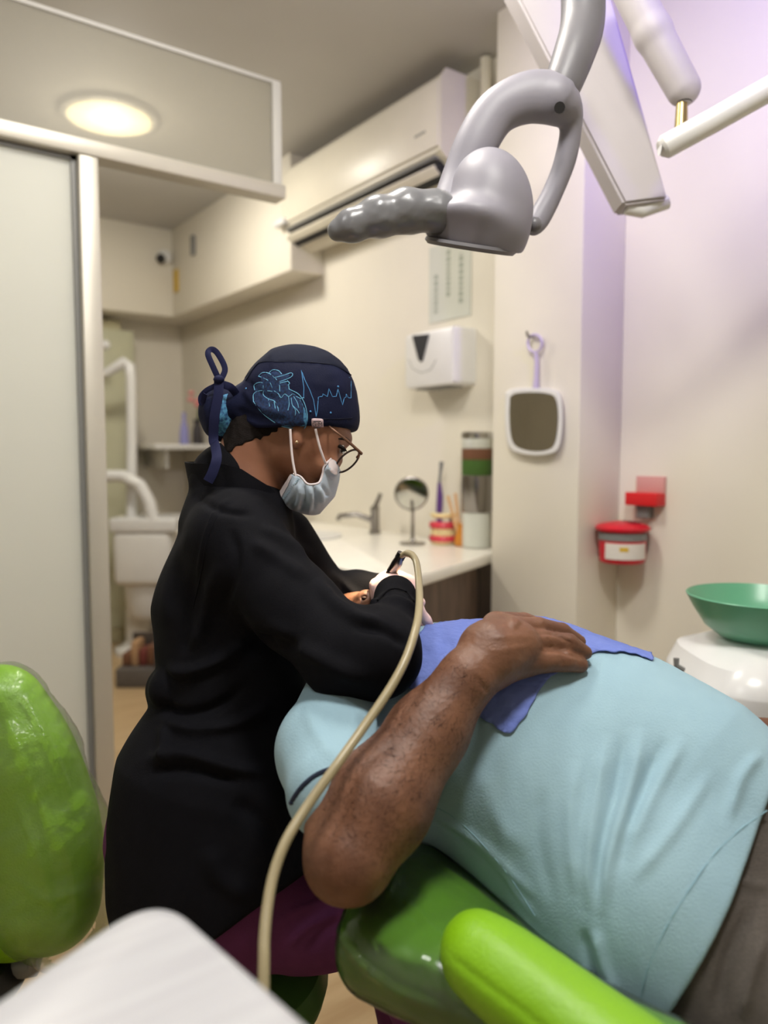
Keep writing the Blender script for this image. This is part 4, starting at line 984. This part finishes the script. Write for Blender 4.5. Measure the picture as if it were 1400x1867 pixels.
# ------------------------------------------------------------------ patient (lying back, right hand on his belly)
p0 = P(1000, 1550, 1.05)
patient = empty('person', (p0.x, p0.y, 0), 'man in aqua polo shirt lying back in the green dental chair with hand on belly', 'person')
BODY = [(670, 1310, 1.13, 112), (800, 1338, 1.13, 196), (960, 1360, 1.10, 220), (1110, 1425, 1.05, 233), (1230, 1490, 1.00, 229), (1350, 1580, .95, 200), (1500, 1700, .88, 188)]
LOWB = [(960, 1430, 1.02, 185), (1190, 1640, .92, 222), (1420, 1850, .83, 222)]
UPARM = [(640, 1296, 1.05, 96), (606, 1368, .96, 98), (611, 1440, .885, 91)]
ARM = [(640, 1320, 1.04, 78), (618, 1440, .90, 70), (628, 1568, .815, 68)]
FORE = [(640, 1560, .815, 80), (690, 1465, .85, 93), (780, 1335, .90, 69), (850, 1238, .92, 52)]
LEGS = [[(1340, 1590, .96, 200), (1560, 1790, .86, 180), (1900, 2050, .72, 150)], [(1440, 1540, 1.05, 190), (1700, 1720, .98, 160), (2050, 1950, .85, 130)]]
HAND = [[(852, 1236, .92, 50), (900, 1192, .945, 58), (938, 1180, .955, 50)], [(880, 1178, .95, 40), (918, 1152, .975, 34)],
        [(935, 1206, .945, 36), (988, 1205, .953, 22), (1030, 1205, .962, 20), (1058, 1212, .97, 15)],          # little finger
        [(930, 1174, .96, 34), (988, 1168, .968, 19), (1036, 1173, .975, 18), (1067, 1190, .982, 13)],             # ring
        [(922, 1152, .975, 30), (980, 1143, .985, 18), (1024, 1152, .998, 16), (1056, 1170, 1.005, 12)],          # middle
        [(905, 1142, .99, 28), (955, 1138, 1.02, 21), (990, 1146, 1.035, 17), (1012, 1156, 1.04, 13)],            # index
        [(868, 1188, .96, 30), (880, 1160, 1.01, 22), (915, 1152, 1.045, 17)]]                                     # thumb
b = Field(.0028)
b.chain([(612, 1165, 1.33, 84), (655, 1150, 1.29, 72)], .03)                 # skull, face
b.chain([(655, 1150, 1.27, 60), (700, 1165, 1.24, 46)], .02)                 # jaw
b.chain([(645, 1110, 1.26, 18), (668, 1096, 1.235, 21)], .012)               # nose
b.chain([(655, 1106, 1.225, 9), (650, 1112, 1.23, 8)], .006)
b.sub(elp(C(664, 1090, 1.2185), .0055, .0028, .007, math.radians(35)), .001)
b.chain([(700, 1190, 1.23, 58), (750, 1270, 1.17, 80)], .03)
b.chain(BODY, .03, -.018).chain(LOWB, .03, -.022)
b.chain(ARM, .02, 0).chain(FORE, .02)
for i, ch in enumerate(HAND): b.chain(ch, .012 if i < 2 else .0028)
for p in LEGS: b.chain(p, .03, -.02)
b.chain([(800, 1240, 1.3, 90), (1090, 1290, 1.36, 55), (1250, 1330, 1.27, 42), (1400, 1352, 1.2, 36), (1440, 1362, 1.18, 36)], .02)
b.chain([(1880, 2060, .74, 110), (2150, 2150, .6, 80)], .02)
bs = b.run()
bs.folds([([(978, 1186), (1020, 1188), (1062, 1202)], 3, -.002), ([(975, 1156), (1010, 1157), (1056, 1180)], 3, -.002), ([(880, 1165), (930, 1160), (970, 1160)], 6, .0010), ([(890, 1190), (940, 1182), (975, 1175)], 6, .0009),
          ([(926, 1136), (936, 1134), (948, 1142)], 9, .005), ([(862, 1228), (880, 1250), (892, 1262)], 4, -.0015), ([(1018, 1194), (1024, 1204), (1026, 1216)], 3, -.0012), ([(1036, 1166), (1040, 1176), (1042, 1186)], 3, -.0012),
          ])
bs.noise(.0004, 60, 12)
bodym = bs.mesh('body', SKINM, patient)
bm = B(); t_ = P(664, 1090, 1.221); ball(bm, t_, .0045, 2, (1, 1, .6)); obj('nostril', bm, NOSTR, patient)
# short dark hairs on the forearm
m_h = np.where((bs.face > .05) & (bs.V[:, 2] < 1.0))[0]; qx, qy = bs.PX[m_h, 0], bs.PX[m_h, 1]
tt_ = np.clip(((qx-640)*210+(qy-1540)*-320)/(210**2+320**2), -.2, 1.1); dd_ = np.hypot(qx-640-210*tt_, qy-1540+320*tt_)
m_h = m_h[(dd_ < 105) & (tt_ > -.05) & (tt_ < 1.0)]; rh = np.random.RandomState(5); vv, ff = [], []
for i in rh.choice(m_h, 1500, replace=False):
    o_, n_ = bs.V[i], bs.N[i]; dr_ = np.array([.35, .5, 0])+rh.normal(size=3)*.5; dr_ -= n_*(dr_@n_); dr_ /= np.linalg.norm(dr_); sd = np.cross(n_, dr_)*.00016
    L_ = rh.uniform(.005, .011); b0 = len(vv)
    vv += [o_-sd, o_+sd, o_+dr_*L_*.6+n_*.0012+sd*.7, o_+dr_*L_*.6+n_*.0012-sd*.7, o_+dr_*L_+n_*.0006]
    ff += [(b0, b0+1, b0+2, b0+3), (b0+3, b0+2, b0+4)]
bm = B(); bv = [bm.verts.new(Vector(q)) for q in CW(np.array(vv))]
for f_ in ff: bm.faces.new([bv[i] for i in f_])
obj('arm_hair', bm, HAIR, patient, kind='stuff')
hp = bs.patch([(520, 1080), (620, 1070), (625, 1250), (540, 1260)], .002); hp.mesh('hair', HAIR, patient, thick=.004)
# nails of the two nearest fingers
for (x, y, d) in ():
    bm = B(); ball(bm, P(x, y, d), .0062, 2, (1, .8, .5)); obj('nail', bm, mat('nail', (176, 132, 108), .3), patient)
# polo shirt
s = Field(.0032)
s.chain(UPARM, .02)
s.plane(C(540, 1487, 1.0), (87, -120, 10.), .004)
s.chain(BODY, .03).chain(LOWB, .04)
s.chain([(800, 1240, 1.3, 104), (1000, 1275, 1.34, 82)], .03)
HEMN = np.array([360., -215., -150.])
s.plane(C(1297, 1668, .82), HEMN, .005)
ss = s.run()
ss.folds([([(1108, 1330), (1090, 1440), (1074, 1560), (1078, 1670)], 12, .005), ([(1172, 1320), (1152, 1420), (1112, 1560), (1094, 1680)], 13, .006), ([(1140, 1330), (1125, 1430), (1094, 1560), (1086, 1670)], 11, -.005),
          ([(1050, 1380), (1040, 1500), (1050, 1640)], 13, .004), ([(1250, 1340), (1190, 1450), (1130, 1570)], 14, .005), ([(1215, 1340), (1165, 1460), (1120, 1600)], 12, -.005), ([(1300, 1400), (1230, 1510), (1150, 1610)], 14, .004),
          ([(1390, 1370), (1350, 1420), (1325, 1500)], 12, .004),
          ([(1085, 1690), (1100, 1760), (1130, 1820)], 10, .005), ([(1060, 1690), (1075, 1760), (1105, 1840)], 10, -.005),
          ([(775, 1470), (840, 1520), (910, 1590), (990, 1690)], 8, .004), ([(800, 1500), (880, 1560), (950, 1650)], 8, -.004), ([(830, 1500), (900, 1560), (980, 1640)], 9, .003),
          ([(985, 1430), (980, 1530), (1010, 1650)], 14, -.003), ([(690, 1250), (698, 1300), (694, 1370)], 7, -.008), ([(560, 1290), (580, 1340), (620, 1390)], 14, .003), ([(640, 1290), (650, 1340), (640, 1390)], 12, .003),
          ([(870, 1390), (900, 1480), (960, 1560)], 18, .003)])
ss.noise(.0009, 30, 9)
shirt = ss.mesh('polo_shirt', SHIRT, patient)
bm = B(); tube(bm, ss.path([(531, 1466), (540, 1450), (556, 1430), (580, 1412), (612, 1400), (640, 1394), (658, 1392)], 6, .0005), .0035, 8, .5); obj('sleeve_stripe', bm, STRIPE, shirt)
bm = B(); tube(bm, ss.path([(1398, 1478), (1350, 1512), (1300, 1560), (1255, 1625), (1215, 1690), (1180, 1770), (1165, 1840)], 6, .0), .0009, 5); obj('hem_stitch', bm, SHIRTD, shirt)
bm = B(); tube(bm, ss.path([(775, 1462), (830, 1492), (880, 1540), (930, 1600), (975, 1670)], 6, .0), .0007, 5); obj('side_seam', bm, SHIRTD, shirt)
# trousers
tr = Field(.0042); tr.chain(BODY[-3:], .03, -.007); tr.chain(LOWB[1:]+[(1600, 2000, .76, 210)], .04, -.008); tr.chain(LEGS[0], .03); tr.chain(LEGS[1], .03)
ts = tr.run()
ts.folds([([(1330, 1620), (1280, 1720), (1240, 1840)], 14, .005), ([(1380, 1640), (1330, 1740), (1300, 1860)], 12, -.006), ([(1395, 1700), (1370, 1780), (1350, 1867)], 12, .006), ([(1270, 1690), (1225, 1760), (1205, 1840)], 10, -.005), ([(1300, 1590), (1360, 1610), (1400, 1620)], 10, .004)])
ts.noise(.0014, 24, 3); ts.mesh('trousers', TROUS, patient)
# paper bib draped over the chest
BP = [(775, 1146), (848, 1128), (905, 1125), (1020, 1130), (1110, 1160), (1190, 1195), (1192, 1210), (1160, 1200), (1135, 1193), (1110, 1196), (1085, 1192), (1060, 1215), (1010, 1232), (985, 1262), (965, 1300), (936, 1344), (912, 1338), (895, 1322), (860, 1302), (820, 1285), (780, 1268), (735, 1258), (720, 1230), (740, 1180)]
rj = np.random.RandomState(2); q_ = []
for a_, b_ in zip(BP, BP[1:]+BP[:1]):
    L_ = math.hypot(b_[0]-a_[0], b_[1]-a_[1]); n_ = max(1, int(L_/11))
    for k in range(n_): q_.append((a_[0]+(b_[0]-a_[0])*k/n_+rj.uniform(-3, 3), a_[1]+(b_[1]-a_[1])*k/n_+rj.uniform(-3, 3)))
BP = q_
bib = ss.patch(BP, .004, lambda q: (q.N[:, 1] > -.15), relax=4)
bib.noise(.0014, 70, 21); bib.noise(.0008, 190, 22)
bib.mesh('paper_bib', BIB, thick=.0012, label='blue paper bib draped over the patient chest under his hand', cat='bib')

# ------------------------------------------------------------------ dental chair
p = P(760, 1650, .9)
chair = empty('dental_chair', (p.x, p.y, 0), 'bright green dental chair with plastic-wrapped backrest and armrest under the patient', 'dental chair')
A = C(640, 1706, .86); E = A+(C(1000, 1945, .70)-A)*1.45; E1 = A+(C(1000, 1868, .72)-A)*1.45
Ld = (E-A)/np.linalg.norm(E-A)
MCWi = MCW                                              # rows: camera axes in world
def w2c(v): return MCWi @ np.array(v)
Lw = RGT*float(Ld[0])+UP*float(Ld[1])+FWD*float(Ld[2]); Wd = Vector((0, 0, 1)).cross(Vector((Lw.x, Lw.y, 0)).normalized())
if Wd.dot(FWD) < 0: Wd = -Wd
wd = w2c(Wd); up_ = w2c((0, 0, 1))
PADS = [(o_, float(np.interp(o_, (0, .07, .15, .25, .36, .46), (0, -.002, -.022, -.05, -.045, -.01))), float(np.interp(o_, (0, .07, .46), (.043, .05, .05)))) for o_ in np.linspace(0, .46, 16)]
f = Field(.004)
for off, dz_, r in PADS:
    k = (off/.46-.5)**2*4
    a = A+wd*off+up_*dz_-Ld*.02+Ld*.06*k; e = E+(E1-E)*max(0, 1-off/.12)+wd*off+up_*(dz_-.07*min(1, off/.12))
    f.add(rcp(a, e, r, r), .03)
fs = f.run(); fs.noise(.0012, 20, 4)
back = fs.mesh('backrest', LEATH2, chair)
f = Field(.005)
for off, dz_, r in PADS:
    k = (off/.46-.5)**2*4
    a = A+wd*off+up_*dz_-Ld*.02+Ld*.06*k; e = E+(E1-E)*max(0, 1-off/.12)+wd*off+up_*(dz_-.07*min(1, off/.12))
    f.add(rcp(a, e, r+.003, r+.003), .03)
gs = f.run(); gs.noise(.0009, 40, 7)
gs.folds([([(610, 1660), (630, 1720), (700, 1790), (800, 1840)], 5, .004), ([(640, 1740), (720, 1800), (840, 1850)], 4, .003), ([(700, 1640), (720, 1600), (735, 1570)], 4, .003), ([(740, 1640), (760, 1660), (790, 1690)], 4, .003)])
gs.mesh('plastic_wrap', FILM2, back)
f = Field(.0036); f.chain([(874, 1742, .75, 72), (1010, 1842, .69, 80), (1220, 2010, .61, 98)], .01, 0, 1.25, n=4)
fs = f.run(); fs.folds([([(812, 1735), (860, 1775), (960, 1850), (1010, 1890)], 6, -.0016), ([(860, 1710), (940, 1750), (1040, 1830)], 40, .001)])
arm = fs.mesh('armrest', LEATH, chair)
q = P(1180, 2000, .64); bm = B(); tube(bm, [q, q+Vector((0, 0, -.12)), q+Wd*.2+Vector((0, 0, -.2))], .03, 12); obj('armrest_bracket', bm, GREY, chair)
f = Field(.006); hA = C(600, 1215, 1.36); f.add(rcp(hA, hA+wd*.22, .05, .05)).add(rcp(hA+up_*-.05+Ld*.09, hA+wd*.22+up_*-.05+Ld*.09, .05, .05), .03)
f.add(rcp(hA+up_*-.05+Ld*.09+wd*.1, A+wd*.2+up_*-.06+Ld*.05, .02, .02), .01); f.run().mesh('headrest', LEATH2, chair)
f = Field(.007); e = E+wd*.23+up_*-.1
e = e+up_*-.1+Ld*.1
for o_ in (-.17, -.08, 0, .08, .17): f.add(rcp(e+wd*o_, e+wd*o_+w2c(Vector((Lw.x, Lw.y, 0)).normalized())*.75, .06, .06), .05)
f.run().mesh('seat', LEATH, chair)
bx = CW(e+Ld*.1); bx = Vector(bx); zt_ = bx.z-.05
bm = B(); obx(bm, (bx.x-.15, bx.y-.15, 0), (.3, 0, 0), (0, .3, 0), (0, 0, .05), .02); box(bm, bx.x-.08, bx.x+.08, bx.y-.08, bx.y+.08, .05, zt_, .02); obj('pedestal', bm, WHITEP, chair)

# ------------------------------------------------------------------ hose and handpiece
t = empty('dental_handpiece', P(735, 1018, 1.2), 'steel dental handpiece on a tan hose held over the patient', 'handpiece')
hp_ = [P(730, 1014, 1.19), P(724, 1026, 1.195), P(712, 1046, 1.21), P(700, 1062, 1.24), P(680, 1082, 1.26)]
bm = B(); tube(bm, hp_, [.0065, .0085, .008, .006, .004], 16); obj('barrel', bm, STEEL, t)
bm = B(); tube(bm, [P(733, 1009, 1.19), P(728, 1018, 1.193)], .0078, 16); obj('end_collar', bm, DARKM, t)
bm = B(); tube(bm, [P(716, 1040, 1.206), P(714, 1043, 1.208)], .0088, 16); obj('ring_groove', bm, DARKM, t)
HP = [(731, 1014, 1.188), (741, 1009, 1.18), (753, 1014, 1.165), (760, 1030, 1.14), (764, 1070, 1.06), (764, 1110, .97), (757, 1150, .915), (738, 1205, .88), (708, 1260, .855), (660, 1330, .825), (610, 1400, .79), (560, 1470, .765), (523, 1530, .74), (500, 1590, .72), (488, 1650, .70), (482, 1710, .68), (481, 1760, .665), (478, 1860, .64), (460, 1980, .6), (400, 2150, .58), (330, 2200, .62)]
bm = B(); tube(bm, [P(*q) for q in cr(HP, 6)], [.0046]*6+[.0058]*6+[.0052]*(len(HP)*6-17), 12); obj('hose', bm, HOSE, t)

# ------------------------------------------------------------------ instrument tray in the foreground
TZ = P(300, 1655, .56).z
co = onZ(290, 1612, TZ); le = onZ(-170, 1920, TZ); ri = onZ(730, 1995, TZ)
ul = (le-co).normalized(); ur = (ri-co).normalized(); Lr = .42; r_ = .05
tray = empty('instrument_tray', (co.x, co.y, 0), 'white glossy tray corner in the foreground, rounded and smooth', 'tray')
def trq(ins, z):
    c = co+(ul+ur)*ins; a = c+ul*r_; b2 = c+ur*r_; pts = [tuple((1-s)**2*a+2*s*(1-s)*c+s*s*b2) for s in np.linspace(0, 1, 12)]
    pts += [tuple(co+ur*Lr+ul*ins), tuple(co+ur*Lr+ul*.5), tuple(co+ul*.5+ur*ins)]
    return [(x, y, z) for x, y, _ in pts]
bm = B(); loft(bm, [trq(.008, TZ-.05), trq(0, TZ-.045), trq(0, TZ-.012), trq(.004, TZ-.004), trq(.012, TZ)]); obj('tray_top', bm, TRAYM, tray)
cc = co+(ul+ur)*.2; bm = B(); lathe(bm, (cc.x, cc.y, 0), [(.15, 0), (.15, .03), (.035, .05), (.035, TZ-.05)], seg=24); obj('column', bm, WHITEP, tray)

# ------------------------------------------------------------------ assistant stool backrest wrapped in film
WRB = [(0, 1290, 1.3, 78), (40, 1390, 1.3, 95), (78, 1520, 1.3, 100), (85, 1640, 1.3, 96)]
p = P(60, 1600, 1.3)
t = empty('assistant_stool', (p.x, p.y, 0), 'green curved stool backrest wrapped in crumpled clear plastic film', 'stool')
f = Field(.005); f.chain(WRB, .01, 0, .8, n=5); f.chain([(x-60, y+10, d+.03, r) for x, y, d, r in WRB], .02, 0, .8, n=3).chain([(x-120, y+25, d+.07, r) for x, y, d, r in WRB], .02, 0, .8, n=3); f.run().noise(.001, 16, 1).mesh('backrest', LEATH, t)
f = Field(.006); f.chain([(x+5, y, d, r*1.05) for x, y, d, r in WRB]+[(120, 1690, 1.3, 80)], .03, 0, .85).chain([(x-120, y+25, d+.07, r*1.05) for x, y, d, r in WRB], .04, 0, .85, n=3); fs = f.run(); fs.noise(.004, 18, 2); fs.noise(.0022, 55, 6); fs.folds([([(10, 1300), (50, 1400), (90, 1500), (110, 1560)], 7, .008), ([(40, 1260), (90, 1360), (140, 1480)], 6, .006), ([(20, 1440), (70, 1560), (100, 1680)], 6, .007), ([(100, 1500), (130, 1580), (140, 1680)], 5, .006), ([(30, 1600), (80, 1640), (150, 1620)], 5, .005)])
fs.mesh('plastic_wrap', FILM, t)
q = P(60, 1740, 1.3); sx_ = p-RGT*.2; bm = B(); lathe(bm, (sx_.x, sx_.y, q.z-.1), [(.15, 0), (.17, .03), (.15, .07)], seg=36); obj('seat', bm, BLACKP, t)
bm = B(); tube(bm, [P(70, 1680, 1.33), P(60, 1760, 1.34), Vector((sx_.x, sx_.y, q.z-.06))], .02, 10); obj('bracket', bm, GREY, t)
bm = B(); lathe(bm, (sx_.x, sx_.y, 0), [(.17, 0), (.17, .04), (.03, .06), (.03, q.z-.1)], seg=30); obj('base', bm, BLACKP, t)

# ------------------------------------------------------------------ dental lamp
dl = 1.3
hl = P(885, 400, dl)
lampo = empty('dental_lamp', hl, 'grey dental lamp head in a looped yoke with plastic-wrapped grip', 'lamp')
f = Field(.0035)
f.el(892, 380, dl, 78, 104, .085, -6, .02); f.chain([(862, 432, dl, 70), (880, 436, dl, 66)], .03, 0, 1.25); f.el(858, 420, dl, 86, 34, .1, 10, .02)
nb = np.cross(C(945, 462, dl)-C(772, 436, dl), C(858, 446, dl)+np.array([0, .03, 0])); nb = nb if nb[1] < 0 else -nb
f.plane(C(772, 436, dl), nb+np.array([0, 0, .0]), .006)
fs = f.run(); hd = fs.mesh('lamp_head', LAMPG, lampo)
mid = P(858, 447, dl)
nbw = (RGT*float(nb[0])+UP*float(nb[1])+FWD*float(nb[2])).normalized()
bm = B(); lathe(bm, mid-nbw*.004, [(.078, 0), (.08, .005), (.074, .011), (.07, .011)], axis=nbw, seg=36); obj('bezel', bm, LAMPG2, hd)
bm = B(); lathe(bm, mid+nbw*.003, [(.066, 0), (.066, .003)], axis=nbw, seg=36); obj('lens', bm, LAMPL, hd)
f = Field(.0035)
f.chain([(1006, 178, dl, 44), (960, 178, dl, 42), (905, 205, dl, 38), (868, 262, dl, 37), (838, 330, dl, 33), (812, 392, dl-.02, 30), (800, 412, dl-.02, 26)], .006, 0, .8, n=6)
f.chain([(1012, 182, dl, 42), (1040, 215, dl+.02, 20), (1032, 285, dl+.04, 18), (1008, 350, dl+.05, 17), (984, 396, dl+.05, 18), (972, 414, dl+.04, 14)], .006, 0, 1.0, n=6)
f.run().mesh('yoke', LAMPG, lampo)
bm = B(); tube(bm, [P(1020, 196, dl-.045), P(1021, 197, dl-.035)], .009, 12); obj('pivot_cap', bm, BLACKP, lampo)
bm = B(); ball(bm, P(974, 410, dl+.02), .014, 2); obj('pivot_cap', bm, LAMPG2, lampo)
f = Field(.0035); f.chain([(1062, -60, dl+.04, 38), (1062, 40, dl+.03, 38), (1046, 100, dl+.01, 36), (1022, 165, dl, 32)], .006, n=5); f.run().mesh('arm', LAMPG2, lampo)
f = Field(.003); f.chain([(792, 384, dl-.05, 38), (740, 385, dl-.06, 38), (690, 395, dl-.07, 36), (640, 412, dl-.08, 28), (616, 420, dl-.08, 20)], .01)
f.chain([(800, 395, dl-.04, 30), (800, 405, dl-.01, 26)], .01)
fs = f.run(); fs.noise(.0018, 38, 3); fs.noise(.0005, 110, 5); fs.mesh('wrapped_grip', WRAPG, lampo)
aimp = P(664, 1098, 1.24)
s_ = lamp('exam_lamp_source', 'SPOT', mid+nbw*.03, 130, (1.0, .78, .48), .03, aim=aimp, spot=math.radians(13), blend=.5)

# ------------------------------------------------------------------ ceiling-mounted arms behind the lamp
dA = 1.62
def pxquad(pts, d): return [P(x, y, d) for x, y in pts]
def armbox(q0, q1, th, m, nm, par, d0_, d1_, bev=.006):
    a = [P(*q0[0], d0_), P(*q0[1], d0_)]; b2 = [P(*q1[0], d1_), P(*q1[1], d1_)]
    bm = B(); loft(bm, [[a[0], a[1], a[1]+FWD*th, a[0]+FWD*th], [b2[0], b2[1], b2[1]+FWD*th, b2[0]+FWD*th]])
    bmesh.ops.bevel(bm, geom=bm.edges[:], offset=bev, segments=2, affect='EDGES'); return obj(nm, bm, m, par)
t = empty('support_arm', P(1180, 370, dA), 'wide flat white arm slanting down from the ceiling behind the dental lamp', 'arm')
armbox(((925, -40), (1105, -40)), ((1138, 372), (1218, 362)), .07, VIOLETW, 'beam', t, dA, dA)
bm = B(); tube(bm, [P(1142, 378, dA+.03), P(1170, 384, dA+.03), P(1216, 368, dA+.03)], .016, 10); obj('end_cap', bm, WHITEP, t)
t = empty('jointed_arm', P(1250, 180, 1.5), 'white rounded ceiling arm ending above the horizontal tube by the violet wall', 'arm')
f = Field(.004); f.chain([(1140, -40, 1.5, 33), (1190, 60, 1.5, 33), (1246, 162, 1.5, 30)], .01); f.run().mesh('arm', VIOLETW, t)
bm = B(); tube(bm, [P(1246, 160, 1.5), P(1243, 190, 1.5), P(1241, 240, 1.5)], [.012, .011, .013], 14); obj('brass_pin', bm, BRASS, t)
bm = B(); lathe(bm, P(1246, 188, 1.5), [(.016, 0), (.018, .006), (.016, .012)], seg=18); obj('pin_collar', bm, DARKM, t)
bm = B(); tube(bm, [P(1205, 272, 1.5), P(1212, 268, 1.5), P(1300, 220, 1.47), P(1420, 152, 1.43), P(1500, 105, 1.4)], [.016, .0235, .0235, .0235, .0235], 20); obj('horizontal_tube', bm, WHITEP, t)
bm = B(); lathe(bm, P(1204, 272, 1.5), [(.004, 0), (.012, .002)], axis=tuple(-RGT), seg=16); obj('tube_cap', bm, WHITEG, t)
